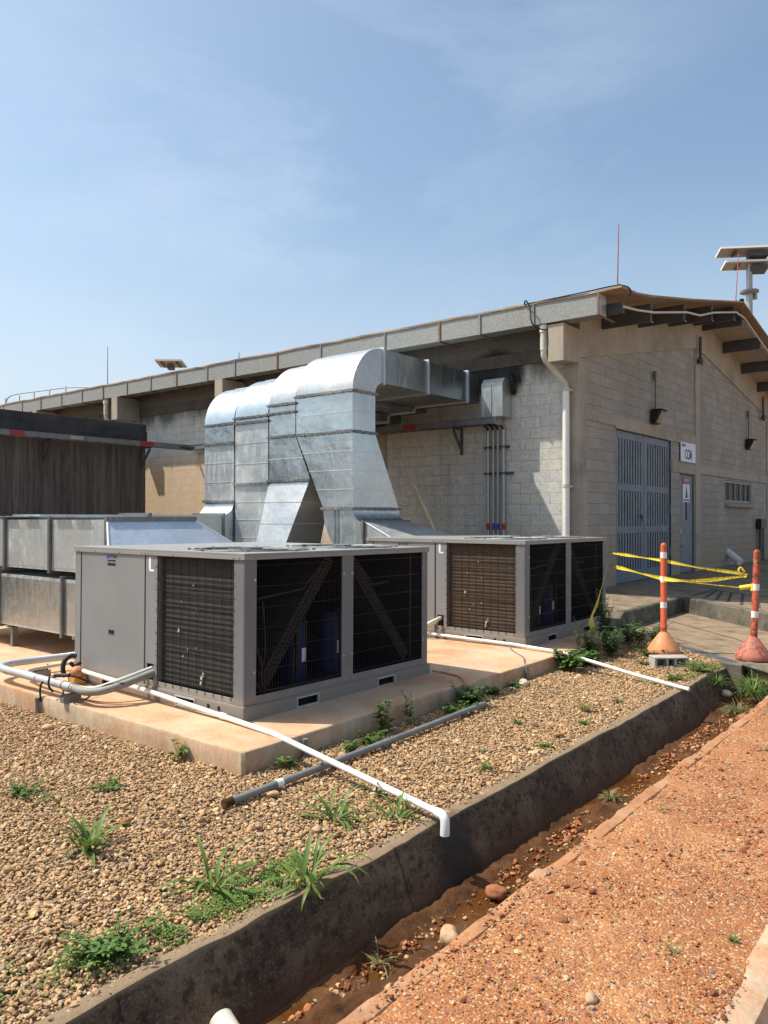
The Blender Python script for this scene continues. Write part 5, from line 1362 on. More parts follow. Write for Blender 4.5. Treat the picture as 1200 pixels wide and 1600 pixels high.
def strip(name, pts, wd, label, n=10, tw=0.0, mat='tape', sag=.0, side=None):
    P = bezier(pts, n); mb = MB(); rg = []
    for i, p in enumerate(P):
        t = i / (len(P) - 1); a = tw * t + .25 * math.sin(t * 17 + tw * 3)
        wz = wd / 2 * (.75 + .25 * math.sin(t * 23 + wd * 100))
        up = Vector((.5 * math.sin(a), -.8 * math.sin(a), math.cos(a))) * wz
        if side: up = (Vector(side) + Vector((0, .5 * math.sin(6 * t), .25 * math.cos(9 * t)))).normalized() * wz * (1 if t > .06 else .4)
        s_ = Vector((0, 0, -sag * 4 * t * (1 - t)))
        rg.append([p + s_ - up, p + s_ + Vector((.004, -.004, 0)), p + s_ + up])
    mb.loft(rg, False, False)
    o = mb.build(name, mat, smooth=60, fix=False)
    return tag(o, label, 'tape', 'yellow caution tape strands')
strip('caution_tape', [(10.76, 4.46, 1.06), (10.3, 3.95, 1.05), (9.77, 3.36, 1.03), (9.80, 2.9, .955), (9.85, 2.42, .90), (9.86, 2.38, .885)], .040, 'upper strand of yellow caution tape passing behind the orange bollard', sag=.0)
strip('caution_tape', [(10.70, 4.42, .88), (10.3, 3.98, .865), (9.68, 3.27, .82), (9.72, 2.9, .815), (9.80, 2.5, .865), (9.86, 2.38, .89)], .050, 'middle strand of yellow caution tape passing in front of the orange bollard', sag=.015)
strip('caution_tape', [(9.70, 3.28, .80), (9.75, 2.9, .77), (9.83, 2.40, .735), (9.86, 2.30, .735)], .016, 'thin twisted lower strand of yellow tape between the two bollards')
strip('caution_tape', [(10.72, 4.44, .87), (10.60, 4.41, .84), (10.52, 4.40, .76), (10.35, 4.39, .56), (10.18, 4.38, .36), (10.02, 4.38, .22), (9.98, 4.37, .12), (10.02, 4.36, .02), (10.06, 4.35, -.02)], .095, 'loose yellow tape tail hanging down the front of the rear unit', tw=1.2, side=(1, 0, -.25))
mb = MB(); mb.tube([(9.875, 2.305, .70), (9.878, 2.30, .78)], .042, 14); mb.tube(bezier([(9.86, 2.40, .92), (9.855, 2.44, .97), (9.84, 2.46, .93), (9.85, 2.42, .87), (9.86, 2.38, .86)], 4), .012, 6)
mb.tube([(9.84, 2.45, .73), (9.86, 2.34, .75)], .028, 8)
tag(mb.build('tape_knot', 'tape', smooth=50), 'yellow tape wrapped and knotted on the worn red bollard', 'tape')
# hollow concrete block
cb = empty('concrete_block', (9.07, 3.03, -.155), math.atan2(-.36, .27) + R(4))
mb = MB(); Lb, Hb, Wb = .40, .12, .19
mb.box(-Lb / 2, Lb / 2, -Wb / 2, Wb / 2, 0, .022); mb.box(-Lb / 2, Lb / 2, -Wb / 2, Wb / 2, Hb - .022, Hb)
for x0_, x1_ in ((-.2, -.168), (-.062, -.035), (.035, .062), (.168, .2)): mb.box(x0_, x1_, -Wb / 2, Wb / 2, .022, Hb - .022)
mb.build('shell', 'conc_block', cb, bevel=.008)
mb = MB(); mb.box(-.168, .168, Wb / 2 - .03, Wb / 2 - .01, .022, Hb - .022); mb.build('web', 'conc_block', cb)
tag(cb, 'hollow grey concrete block lying on gravel in front of the orange bollard', 'concrete block')

# ================================================================== FAR THINGS
def solar_mast(name, base, H3, panels, label, pole=True, wl=1.0):
    r0 = empty(name, base)
    if pole:
        mb = MB(); mb.tube([(0, 0, 0), (0, 0, H3)], [.16 * wl, .14 * wl], 14); mb.build('pole', 'cond', r0, smooth=50)
        mb = MB(); mb.lathe((0, 0, H3 - 1.6), [(.2, 0), (.42, .05), (.42, .14), (.2, .2)], 12); mb.box(.2, .62, -.2, .2, H3 - 1.75, H3 - 1.4); mb.build('collar', 'steel_grey', r0)
    for (cx, cy, cz, w1, d1, rx, rz) in panels:
        e = Matrix.Translation((cx, cy, cz)) @ Matrix.Rotation(rz, 4, 'Z') @ Matrix.Rotation(rx, 4, 'X')
        mb = MB(); mb.box(-w1 / 2, w1 / 2, -d1 / 2, d1 / 2, .0, .04); mb.v = [tuple(e @ Vector(v)) for v in mb.v]; pn = mb.build('solar_panel', 'pv', r0)
        mb = MB(); mb.box(-w1 / 2 + .03, w1 / 2 - .03, -d1 / 2 + .03, d1 / 2 - .03, -.02, -.001); mb.v = [tuple(e @ Vector(v)) for v in mb.v]; mb.build('backsheet', 'pv_back', pn)
        mb = MB()
        for a in ((-w1 / 2 - .03, w1 / 2 + .03, -d1 / 2 - .04, -d1 / 2, -.03, .06), (-w1 / 2 - .03, w1 / 2 + .03, d1 / 2, d1 / 2 + .04, -.03, .06), (-w1 / 2 - .03, -w1 / 2, -d1 / 2, d1 / 2, -.03, .06), (w1 / 2, w1 / 2 + .03, -d1 / 2, d1 / 2, -.03, .06)): mb.box(*a)
        mb.v = [tuple(e @ Vector(v)) for v in mb.v]; mb.build('panel_frame', 'post_white', pn)
        mb = MB()
        for x in (-w1 * .3, w1 * .3): mb.box(x - .05, x + .05, -d1 * .35, d1 * .35, -.12, -.03)
        mb.box(-w1 * .12, w1 * .12, -.25, .25, -.35, -.12); mb.v = [tuple(e @ Vector(v)) for v in mb.v]; mb.build('bracket', 'steel', r0)
    return tag(r0, label, 'solar lamp')
# right mast: direction through (1172,430)
a = R(38.6) - math.atan((1172 - 600) / 1212); r_ = 40
bx, by = r_ * math.cos(a), r_ * math.sin(a)
solar_mast('solar_light_pole', (bx, by, 0), 13.6, [(.1, -.3, 13.95, 3.4, .75, R(-13), R(-58)), (.2, -.3, 13.35, 3.0, .7, R(-13), R(-58))], 'tall grey pole carrying two tilted solar panels behind the gable')
a = R(38.6) + math.atan((600 - 270) / 1212); r_ = 50
bx, by = r_ * math.cos(a), r_ * math.sin(a)
solar_mast('solar_light_pole', (bx, by, 0), 10.6, [(-.15, 0, 11.1, 1.6, 1.4, R(-6), R(-50)), (1.1, .2, 10.6, 1.0, .8, R(-4), R(-50))], 'small distant solar panel lamp showing above the long roof')
mb = MB()
rr0 = [(12.9, 27.2, 5.52), (12.9, 27.0, 5.72), (12.9, 26.4, 5.78), (12.9, 24.5, 5.72), (12.9, 23.0, 5.66), (12.9, 21.5, 5.5)]
mb.tube(bezier(rr0, 5), .02, 6)
for y in (27.2, 26.2, 25.2, 24.2, 23.2): mb.tube([(12.9, y, 5.36), (12.9, y, 5.72)], .016, 6)
tag(mb.build('roof_railing', 'cond'), 'thin metal railing on the far left part of the roof', 'railing')

# ================================================================== LOOSE STONES (stuff, instanced pebbles)
def pebble_group(name, mat, flat):
    ng = bpy.data.node_groups.new(name, 'GeometryNodeTree')
    ng.interface.new_socket('Geometry', in_out='INPUT', socket_type='NodeSocketGeometry'); ng.interface.new_socket('Geometry', in_out='OUTPUT', socket_type='NodeSocketGeometry')
    N = ng.nodes.new; K = ng.links.new
    gi = N('NodeGroupInput'); go = N('NodeGroupOutput')
    join = N('GeometryNodeJoinGeometry')
    for i in range(6):
        ico = N('GeometryNodeMeshIcoSphere'); ico.inputs['Radius'].default_value = 1; ico.inputs['Subdivisions'].default_value = 3
        sp = N('GeometryNodeSetPosition'); tx = N('ShaderNodeTexNoise'); tx.noise_dimensions = '4D'; tx.inputs['W'].default_value = i * 7.3; tx.inputs['Scale'].default_value = .9; tx.inputs['Detail'].default_value = 1
        sb = N('ShaderNodeVectorMath'); sb.operation = 'SUBTRACT'; sb.inputs[1].default_value = (.5, .5, .5)
        sc = N('ShaderNodeVectorMath'); sc.operation = 'SCALE'; sc.inputs['Scale'].default_value = 1.25
        K(tx.outputs['Color'], sb.inputs[0]); K(sb.outputs[0], sc.inputs[0]); K(sc.outputs[0], sp.inputs['Offset']); K(ico.outputs[0], sp.inputs['Geometry'])
        ss = N('GeometryNodeSetShadeSmooth'); K(sp.outputs[0], ss.inputs[0])
        sm = N('GeometryNodeSetMaterial'); sm.inputs['Material'].default_value = mat; K(ss.outputs[0], sm.inputs['Geometry'])
        g2 = N('GeometryNodeGeometryToInstance'); K(sm.outputs[0], g2.inputs[0]); K(g2.outputs[0], join.inputs[0])
    iop = N('GeometryNodeInstanceOnPoints'); K(gi.outputs[0], iop.inputs['Points']); K(join.outputs[0], iop.inputs['Instance'])
    iop.inputs['Pick Instance'].default_value = True
    def attr(nm, typ):
        a_ = N('GeometryNodeInputNamedAttribute'); a_.data_type = typ; a_.inputs['Name'].default_value = nm
        return a_.outputs['Attribute']
    K(attr('pick', 'INT'), iop.inputs['Instance Index'])
    e2r = N('FunctionNodeEulerToRotation'); K(attr('rot', 'FLOAT_VECTOR'), e2r.inputs[0]); K(e2r.outputs[0], iop.inputs['Rotation'])
    K(attr('scl', 'FLOAT_VECTOR'), iop.inputs['Scale'])
    K(iop.outputs[0], go.inputs[0])
    return ng
def scatter(name, pts, scl, rot, colv, mat, label, cat):
    me = bpy.data.meshes.new(name); n = len(pts); me.vertices.add(n); me.vertices.foreach_set('co', pts.astype(np.float32).ravel())
    for nm, dt, arr in (('scl', 'FLOAT_VECTOR', scl), ('rot', 'FLOAT_VECTOR', rot)):
        a_ = me.attributes.new(nm, dt, 'POINT'); a_.data.foreach_set('vector', arr.astype(np.float32).ravel())
    a_ = me.attributes.new('tone', 'FLOAT', 'POINT'); a_.data.foreach_set('value', colv.astype(np.float32))
    a_ = me.attributes.new('pick', 'INT', 'POINT'); a_.data.foreach_set('value', np.random.RandomState(5).randint(0, 6, n).astype(np.int32))
    o = bpy.data.objects.new(name, me); col.objects.link(o)
    md = o.modifiers.new('scatter', 'NODES'); md.node_group = pebble_group(name + '_nodes', mat, .6)
    me.materials.append(mat)
    o['kind'] = 'stuff'; o['label'] = label; o['category'] = cat
    return o
def stone_mat(name, stops, rough=.75):
    t = NT(name)
    a_ = t.n('ShaderNodeAttribute'); a_.attribute_type = 'INSTANCER'; a_.attribute_name = 'tone'
    c = t.ramp(a_.outputs['Fac'], stops)
    p = t.pos()
    c = t.mix(.35, c, t.ramp(t.noise(p, 2.5, 4, .6), [(.3, .28), (.7, .72)]), 'OVERLAY')
    return t.done(c, rough, 0, None)
M['pebble'] = stone_mat('river_pebbles', [(0, (.15, .094, .055)), (.12, (.24, .15, .080)), (.30, (.35, .218, .110)), (.52, (.455, .292, .146)), (.68, (.40, .22, .105)), (.84, (.52, .355, .185)), (.91, (.25, .185, .13)), (1, (.62, .50, .30))])
M['crumb'] = stone_mat('laterite_crumbs', [(0, (.12, .042, .022)), (.3, (.23, .078, .032)), (.52, (.35, .130, .048)), (.74, (.40, .20, .088)), (.9, (.50, .37, .20)), (1, (.14, .12, .105))], .9)

rs = np.random.RandomState(11)
def inpoly(x, y):
    left = (x < PX0 - .01) & (y > 2.512) & (y < 9.5)
    strip_ = (x >= PX0 - .01) & (y > 2.512) & (y < PY0 - .012)
    # stop at the grate line, which runs from G1 to G0
    cr = (x - G1[0]) * (G0[1] - G1[1]) - (y - G1[1]) * (G0[0] - G1[0])
    strip_ &= (cr < -.12)
    strip_ |= (x >= PX0) & (x < 3.53) & (y < PY0 + .03) & (y > 2.512) & ((x - PX0) + (y - PY0) < .0)
    return left | strip_
N0 = 520000
X_ = rs.uniform(-.8, 10.6, N0); Y_ = rs.uniform(2.54, 9.5, N0)
ok = inpoly(X_, Y_)
X_, Y_ = X_[ok], Y_[ok]
# fewer pebbles where soil and weeds take over along the ditch and the pad
def nz(x, y, s, k=0): return np.array([mnoise.noise((a * s, b * s, k)) for a, b in zip(x, y)])
nv = nz(X_, Y_, 1.6)
keep = rs.uniform(0, 1, len(X_)) < np.clip(.95 + .35 * nv - .55 * np.exp(-((Y_ - 2.55) / .10) ** 2) - .45 * ((X_ > 8.6) & (nv > .0)), .12, 1)
X_, Y_ = X_[keep], Y_[keep]
n = len(X_)
big_ = rs.uniform(0, 1, n)
s = rs.lognormal(0, .33, n) * .0066
s[big_ > .992] *= 2.2
s = np.clip(s, .004, .032)
scl = np.stack([s * rs.uniform(1.0, 1.45, n), s * rs.uniform(.8, 1.05, n), s * rs.uniform(.45, .75, n)], 1)
rot = np.stack([rs.normal(0, .35, n), rs.normal(0, .35, n), rs.uniform(0, 6.28, n)], 1)
Z_ = np.array([gz(a, b) for a, b in zip(X_, Y_)]) + rs.uniform(.0, .018, n) + s * .3
tone = np.clip(rs.uniform(0, 1, n), 0, 1)
scatter('gravel', np.stack([X_, Y_, Z_], 1), scl, rot, tone, M['pebble'], 'brown and tan river pebbles covering the ground around the pad', 'gravel')
print('pebbles', n)
# crumbs on the road
N1 = 42000
X_ = rs.uniform(.6, 9.6, N1); Y_ = rs.uniform(.74, 1.76, N1)
nv = nz(X_, Y_, 2.2, 4)
keep = rs.uniform(0, 1, N1) < np.clip(.50 + 1.5 * nv, .06, 1) * np.clip(1.25 - X_ / 11, .3, 1)
X_, Y_ = X_[keep], Y_[keep]; n = len(X_)
s = rs.lognormal(0, .45, n) * .0029; s[rs.uniform(0, 1, n) > .985] *= 2.6; s = np.clip(s, .0015, .016)
scl = np.stack([s * rs.uniform(1.0, 1.6, n), s * rs.uniform(.8, 1.1, n), s * rs.uniform(.5, .9, n)], 1)
rot = np.stack([rs.normal(0, .4, n), rs.normal(0, .4, n), rs.uniform(0, 6.28, n)], 1)
def road_z(x, y):
    return np.array([-.150 + .016 * mnoise.fractal((a * 2.5, b * 2.5, 0), 1, 2, 5) + .006 * mnoise.noise((a * 14, b * 14, 2)) + .01 * math.sin(math.pi * min(1, max(0, (b - .735) / .985))) for a, b in zip(x, y)])
scatter('road_grit', np.stack([X_, Y_, road_z(X_, Y_) + s * .3], 1), scl, rot, rs.uniform(0, 1, n), M['crumb'], 'loose red and tan grit scattered over the dirt road', 'grit')
# small stones and mud pebbles in the ditch bed
N2 = 5200
X_ = rs.uniform(1.2, 9.2, N2); Y_ = rs.uniform(1.92, 2.27, N2)
nv = nz(X_, Y_ * 2, 1.6, 9); keep = (rs.uniform(0, 1, N2) < np.clip(.35 + 1.3 * nv + .5 * (Y_ - 2.0), .04, 1)); X_, Y_ = X_[keep], Y_[keep]; n = len(X_)
s = np.clip(rs.lognormal(0, .55, n) * .0062, .002, .021)
scl = np.stack([s * rs.uniform(1.0, 1.4, n), s, s * .7], 1); rot = np.stack([rs.normal(0, .4, n), rs.normal(0, .4, n), rs.uniform(0, 6.28, n)], 1)
scatter('ditch_pebbles', np.stack([X_, Y_, np.full(n, -.468) + .03 * np.clip(Y_ - 2.15, 0, 1) + s * .2], 1), scl, rot, rs.uniform(0, 1, n), M['crumb'], 'small muddy stones along the ditch bed', 'stones')

# individual bigger rocks
def rock(loc_, s_, mat, label, seed, flat=.65, rz=0.0):
    bm = bmesh.new(); bmesh.ops.create_icosphere(bm, subdivisions=3, radius=1)
    for v in bm.verts:
        n_ = v.co.normalized(); d = 1 + .28 * mnoise.noise(n_ * 1.1 + Vector((seed * 3.1, 0, 0))) + .10 * mnoise.noise(n_ * 3 + Vector((0, seed, 0)))
        v.co = n_ * d; v.co.x *= 1.25 * s_; v.co.y *= .95 * s_; v.co.z *= flat * s_
    me = bpy.data.meshes.new('rock'); bm.to_mesh(me); bm.free(); me.materials.append(M[mat])
    me.polygons.foreach_set('use_smooth', [True] * len(me.polygons))
    o = bpy.data.objects.new('rock', me); col.objects.link(o); o.location = loc_; o.rotation_euler = (.1 * seed % .4, 0, rz + seed)
    return tag(o, label, 'rock', 'loose rocks')
M['rock_tan'] = conc('tan_rock', (.40, .26, .15), (.26, .16, .09), (.5, .36, .22), .5, 22, bump=.4)
M['rock_red'] = conc('red_rock', (.30, .12, .055), (.17, .06, .03), None, 0, 22, bump=.5)
M['rock_pale'] = conc('pale_rock', (.55, .48, .36), (.42, .35, .25), None, 0, 22, bump=.3)
rock((3.22, 6.06, -.135), .045, 'rock_tan', 'flat brown stone alone on the gravel left of the pad', 1)
rock((3.30, 3.50, -.125), .030, 'rock_tan', 'round tan stone touching the loose grey pipe', 2)
rock((2.50, 3.85, -.135), .026, 'rock_red', 'reddish oval stone left of the big grass clump on gravel', 3)
rock((3.10, 2.94, -.135), .024, 'rock_tan', 'tan pebble on the gravel below the long flat grass', 4)
rock((3.62, 2.76, -.135), .024, 'rock_tan', 'yellowish pebble beside the grass near the dripping elbow', 5)
rock((7.10, 3.84, -.13), .05, 'rock_pale', 'pale cream stone beside the pad edge behind the rear unit pipe', 6, .8)
rock((3.10, 2.07, -.435), .055, 'rock_tan', 'big smooth tan stone in the ditch against the kerb', 7, .9)
rock((3.62, 2.12, -.43), .050, 'rock_red', 'reddish angular stone in the ditch under the dripping elbow', 8, .7)
rock((3.93, 2.03, -.44), .050, 'rock_tan', 'tan stone in the ditch standing in rusty water', 9, .9)
rock((4.5, 1.98, -.45), .03, 'rock_pale', 'small pale stone in the ditch water', 10, .8)
rock((2.62, 2.05, -.45), .028, 'rock_tan', 'small tan stone in the near part of the ditch', 11, .8)
rock((6.2, 1.96, -.44), .05, 'rock_red', 'pinkish broken stone in the middle of the ditch', 12, .7)
rock((8.25, 2.02, -.43), .06, 'rock_red', 'orange broken stone at the far end of the ditch', 13, .9)
rock((8.9, 2.35, -.34), .045, 'rock_pale', 'white stone caught at the far ditch wall by the weeds', 14, .8)
rock((5.6, 2.72, -.13), .035, 'rock_red', 'flat orange stone in the gravel between weed tufts', 15, .35)
rock((2.62, 1.15, -.135), .024, 'rock_tan', 'tan egg-shaped stone on the red road, nearest the camera', 16)
rock((3.05, 1.48, -.135), .03, 'rock_red', 'dark red stone on the red road next to the kerb', 17)
rock((4.30, 1.05, -.138), .02, 'rock_red', 'dark brown stone in the middle of the red road', 18)
rock((5.0, 1.35, -.138), .024, 'rock_tan', 'tan brown stone half way along the red road', 19)

# ================================================================== PLANTS
def blades(mb, c, n, length, wd, spread, q, droop=.6, up=.9):
    for i in range(n):
        a = q.uniform(0, 6.283); l = length * q.uniform(.3, 1.1); tilt = q.uniform(.15, spread); w_ = wd * q.uniform(.6, 1.15)
        d = Vector((math.cos(a), math.sin(a), 0)); side = Vector((-d.y, d.x, 0)); p = Vector(c) + d * q.uniform(0, .05) * (length / .3) + side * q.uniform(-.03, .03) * (length / .3); curl = q.uniform(-.35, .35)
        ang = math.pi / 2 * up - tilt; rows = []; k = 7
        for j in range(k + 1):
            t = j / k; wj = w_ * (math.sin(math.pi * min(1, .18 + t * .82)) ** .8) / 2
            if j == k: wj = .0004
            nrm = Vector((-d.x * math.sin(ang), -d.y * math.sin(ang), math.cos(ang)))
            rows.append([p - side * wj, p + nrm * (-.12 * wj * 2), p + side * wj])
            p = p + (d * math.cos(ang) + Vector((0, 0, math.sin(ang)))) * (l / k); d = (d + side * curl * .25).normalized(); side = Vector((-d.y, d.x, 0))
            ang -= droop * (1.6 * t + .15) * q.uniform(.3, .55)
            if p.z < c[2] + .004 and ang < 0: ang = 0.02
        mb.loft(rows, False, False)
def grass(name, loc_, n, length, wd, spread, mat, label, cat='grass', seed=1, droop=.6, extra_floor=True):
    mb = MB(); q = random.Random(seed); blades(mb, (0, 0, 0), int(n * 1.5), length * 1.05, wd * 1.1, spread, q, droop)
    if length > .05:      # dead straw blades among the green
        mb.cur = 1; blades(mb, (0, 0, 0), max(4, int(n * .45)), length * .8, wd * .55, spread * 1.15, q, droop * 1.25)
    o = mb.build(name, [mat, 'grass_dry'], smooth=60, fix=False); o.location = loc_
    return tag(o, label, cat, 'grass clumps on the gravel')
grass('grass_clump', (2.20, 3.72, -.155), 22, .27, .020, 1.1, 'grass', 'broad-bladed grass clump alone in the left gravel', seed=1)
grass('grass_clump', (2.33, 2.88, -.155), 20, .30, .020, 1.5, 'grass', 'flattened wide-bladed grass clump above the mossy patch', seed=2, droop=.9)
grass('grass_clump', (2.64, 2.58, -.155), 18, .34, .024, 1.25, 'grass', 'grass clump hanging over the ditch lip with long trailing blades', seed=3, droop=.95)
grass('grass_clump', (3.28, 2.98, -.155), 26, .27, .017, 1.6, 'grass', 'flat spreading grass left of the white pipe end', seed=4, droop=.8)
grass('grass_clump', (3.52, 2.72, -.155), 20, .22, .015, 1.6, 'grass', 'flat spreading grass under the white pipe end', seed=5, droop=.8)
grass('grass_clump', (3.75, 3.05, -.155), 12, .20, .013, 1.5, 'grass', 'thin flat grass blades right of the white pipe', seed=6)
grass('grass_tuft', (6.50, 2.90, -.155), 46, .14, .006, .7, 'grass_dry', 'upright pale grass tuft in the right part of the gravel', seed=7)
grass('grass_tuft', (7.0, 2.80, -.155), 30, .10, .006, .7, 'grass', 'small green grass tuft near the white pipe outlet on the right', seed=8)
grass('grass_tuft', (6.08, 2.73, -.155), 40, .085, .007, 1.3, 'grass', 'low ragged grass tuft near the ditch edge right of middle', seed=9)
grass('grass_tuft', (5.30, 2.70, -.155), 70, .085, .006, 1.5, 'grass', 'wide low grass tuft beside the ditch edge in the middle', seed=10)
grass('grass_tuft', (4.60, 2.78, -.155), 50, .075, .006, 1.5, 'grass', 'low sparse grass left of the wide tuft by the ditch', seed=11)
grass('grass_tuft', (4.9, 3.0, -.155), 26, .07, .006, 1.4, 'grass_dry', 'tiny pale grass in the middle gravel', seed=12)
grass('grass_tuft', (5.75, 3.17, -.155), 40, .085, .008, 1.3, 'grass', 'small dark green tuft in the gravel near the flat orange stone', seed=13)
grass('grass_tuft', (3.10, 1.02, -.145), 14, .06, .004, .9, 'grass_dry', 'straw-coloured wisp of grass on the near red road', seed=14)
grass('grass_tuft', (4.55, 1.55, -.15), 20, .08, .004, 1.1, 'grass_dry', 'straw-coloured wisp of grass on the road near the kerb', seed=15)
grass('grass_tuft', (6.2, 1.38, -.145), 18, .07, .005, 1.0, 'grass_dry', 'small pale grass wisp farther along the red road', seed=16)
grass('grass_tuft', (3.35, .86, -.15), 16, .04, .005, 1.2, 'grass', 'tiny green sprig on the road beside the second kerb', seed=17)
grass('grass_tuft', (5.40, 2.22, -.46), 60, .11, .008, 1.4, 'grass_dry', 'pale bleached grass growing in the middle of the ditch', seed=18)
grass('grass_tuft', (2.75, 2.22, -.455), 14, .12, .006, 1.4, 'grass_dry', 'a few wet grass stems in the near ditch', seed=19)
grass('grass_clump', (8.55, 2.15, -.44), 80, .20, .008, 1.4, 'grass_dry', 'tangled dry grass filling the far end of the ditch', seed=20)
grass('grass_clump', (9.1, 2.15, -.36), 90, .34, .010, 1.2, 'grass', 'dense green grass clump in front of the culvert under the worn bollard', seed=21)
grass('grass_clump', (9.35, 2.0, -.30), 70, .30, .010, 1.2, 'grass', 'green grass clump at the right edge below the worn bollard', seed=22)
grass('grass_clump', (8.8, 2.42, -.22), 60, .16, .008, 1.4, 'weed', 'leafy clump spilling over the corner of the ditch', seed=23)

def leaf(mb, p, d, up, l, w_):
    d = d.normalized(); s_ = d.cross(up).normalized(); n_ = s_.cross(d)
    a = p; m1 = p + d * l * .35; m2 = p + d * l * .72 - n_ * l * .05; t = p + d * l - n_ * l * .18
    mb.add([a, m1 - s_ * w_ * .5 + n_ * w_ * .12, m1, m1 + s_ * w_ * .5 + n_ * w_ * .12, m2 - s_ * w_ * .36 + n_ * w_ * .05, m2, m2 + s_ * w_ * .36 + n_ * w_ * .05, t],
           [(0, 2, 1), (0, 3, 2), (1, 2, 5, 4), (2, 3, 6, 5), (4, 5, 7), (5, 6, 7)])
def weed(name, loc_, h, nst, lf, wl, spread, mat, label, seed, dens=10):
    q = random.Random(seed); r0 = empty(name, loc_); sm = MB(); lm = MB()
    for i in range(nst):
        a = q.uniform(0, 6.283); d = Vector((math.cos(a) * spread * q.uniform(.3, 1), math.sin(a) * spread * q.uniform(.3, 1), h * q.uniform(.55, 1.05)))
        pts = [Vector((q.uniform(-.03, .03), q.uniform(-.03, .03), 0))]
        for k in range(1, 6):
            t = k / 5; pts.append(pts[0] + Vector((d.x * t ** 1.2, d.y * t ** 1.2, d.z * t)) + Vector((q.uniform(-1, 1), q.uniform(-1, 1), 0)) * .008)
        sm.tube(pts, [.004, .0035, .003, .0025, .002, .0012], 5)
        for k in range(int(dens * 1.7 * q.uniform(.7, 1.2))):
            t = q.uniform(.18, 1); j = min(4, int(t * 5)); f = t * 5 - j; p = pts[j].lerp(pts[j + 1], f)
            b = q.uniform(0, 6.283); dd = Vector((math.cos(b), math.sin(b), q.uniform(-.1, .55)))
            leaf(lm, p, dd, Vector((0, 0, 1)) + Vector((q.uniform(-.3, .3), q.uniform(-.3, .3), 0)), lf * 1.2 * q.uniform(.5, 1.15) * (1.15 - .4 * t), lf * 1.2 * wl * q.uniform(.7, 1.1) * (1.15 - .4 * t))
    sm.build('stems', 'stem', r0, smooth=60, fix=False); lm.build('leaves', mat, r0, smooth=60, fix=False)
    return tag(r0, label, 'weed', 'leafy weeds around the pad')
weed('leafy_weed', (4.86, 3.86, -.16), .30, 5, .07, .42, .10, 'weed', 'slender leafy weed at the pad edge in front of the front unit', 31, 12)
weed('leafy_weed', (5.2, 3.86, -.16), .28, 4, .05, .42, .08, 'weed_dark', 'thin dark weed beside the slender one at the pad edge', 32, 10)
weed('leafy_weed', (4.55, 3.75, -.16), .12, 10, .045, .5, .14, 'weed', 'low bright weed under the pad edge by the loose pipe', 33, 9)
weed('leafy_weed', (4.28, 3.72, -.16), .11, 9, .04, .5, .11, 'weed', 'low bright weed between the white pipe and the loose grey pipe', 34, 8)
weed('leafy_weed', (3.78, 3.86, -.16), .09, 5, .05, .6, .09, 'weed', 'small round-leaved weed at the near pad corner', 35, 6)
weed('leafy_weed', (3.40, 4.55, -.16), .13, 4, .06, .6, .07, 'weed', 'two-leaved seedling on the left side of the pad', 36, 4)
weed('leafy_weed', (6.05, 3.83, -.16), .20, 26, .055, .5, .22, 'weed_dark', 'dense green weed bush below the rear corner of the front unit', 37, 13)
weed('leafy_weed', (5.75, 3.75, -.16), .10, 20, .04, .5, .20, 'weed', 'low weeds spreading left of the dense bush at the pad', 38, 9)
weed('leafy_weed', (6.55, 3.88, -.16), .10, 14, .04, .5, .16, 'weed', 'low weeds right of the dense bush at the pad edge', 39, 9)
weed('leafy_weed', (7.0, 3.88, -.16), .08, 10, .04, .5, .12, 'weed_dark', 'small dark weed at the pad edge beside the pale stone', 40, 8)
weed('leafy_weed', (8.10, 3.80, -.16), .23, 16, .10, .62, .20, 'weed', 'big round-leaved weed at the pad edge under the second white pipe', 41, 9)
weed('leafy_weed', (8.45, 3.78, -.16), .22, 16, .08, .55, .20, 'weed_dark', 'round-leaved weed behind the second white pipe', 42, 9)
weed('tall_weed', (8.85, 3.88, -.15), .46, 11, .055, .45, .20, 'weed_dark', 'tall thin weed in front of the rear unit sill', 43, 24)
weed('tall_weed', (8.72, 3.95, -.05), .42, 6, .040, .40, .14, 'grass_dry', 'pale dry seed-headed weed in front of the rear unit', 44, 22)
weed('tall_weed', (9.55, 4.0, -.05), .68, 13, .065, .36, .20, 'weed_dark', 'tallest dark weed standing before the right half of the rear unit', 45, 30)
weed('tall_weed', (9.25, 3.80, -.15), .36, 20, .06, .45, .24, 'weed_dark', 'bushy dark weeds between the pad end and the gravel', 46, 18)
weed('tall_weed', (9.85, 3.80, -.10), .36, 12, .06, .45, .18, 'weed_dark', 'dark weed in front of the rounded pad end', 47, 16)
weed('tall_weed', (10.0, 3.72, -.10), .34, 8, .07, .5, .14, 'weed', 'yellow-green sunlit weed at the rounded pad end', 48, 12)
weed('tall_weed', (10.35, 3.62, -.1), .26, 16, .06, .45, .22, 'weed_dark', 'dark weeds between the pad end and the orange cone', 49, 14)
weed('leafy_weed', (9.6, 3.45, -.15), .10, 24, .04, .5, .26, 'weed_dark', 'low weeds behind the orange cone', 50, 9)
weed('leafy_weed', (2.35, 4.75, -.16), .07, 12, .035, .6, .18, 'weed', 'low clover-like weed at the left edge of the gravel', 51, 7)
weed('leafy_weed', (2.75, 4.45, -.16), .06, 10, .035, .6, .16, 'weed', 'faint low weed in the left gravel above the grass clump', 52, 6)
weed('leafy_weed', (1.75, 2.75, -.16), .10, 26, .04, .55, .22, 'weed', 'leafy green weed at the ditch corner in the left foreground', 53, 9)
weed('leafy_weed', (8.35, 2.75, -.16), .08, 20, .035, .5, .22, 'weed', 'low green weed by the far corner of the gravel', 54, 8)
weed('leafy_weed', (8.95, 2.60, -.15), .10, 34, .04, .5, .30, 'grass', 'low bright weeds between the block and the grate', 55, 9)
weed('leafy_weed', (9.0, 3.3, -.16), .06, 12, .03, .5, .14, 'weed', 'small weed left of the concrete block', 56, 7)

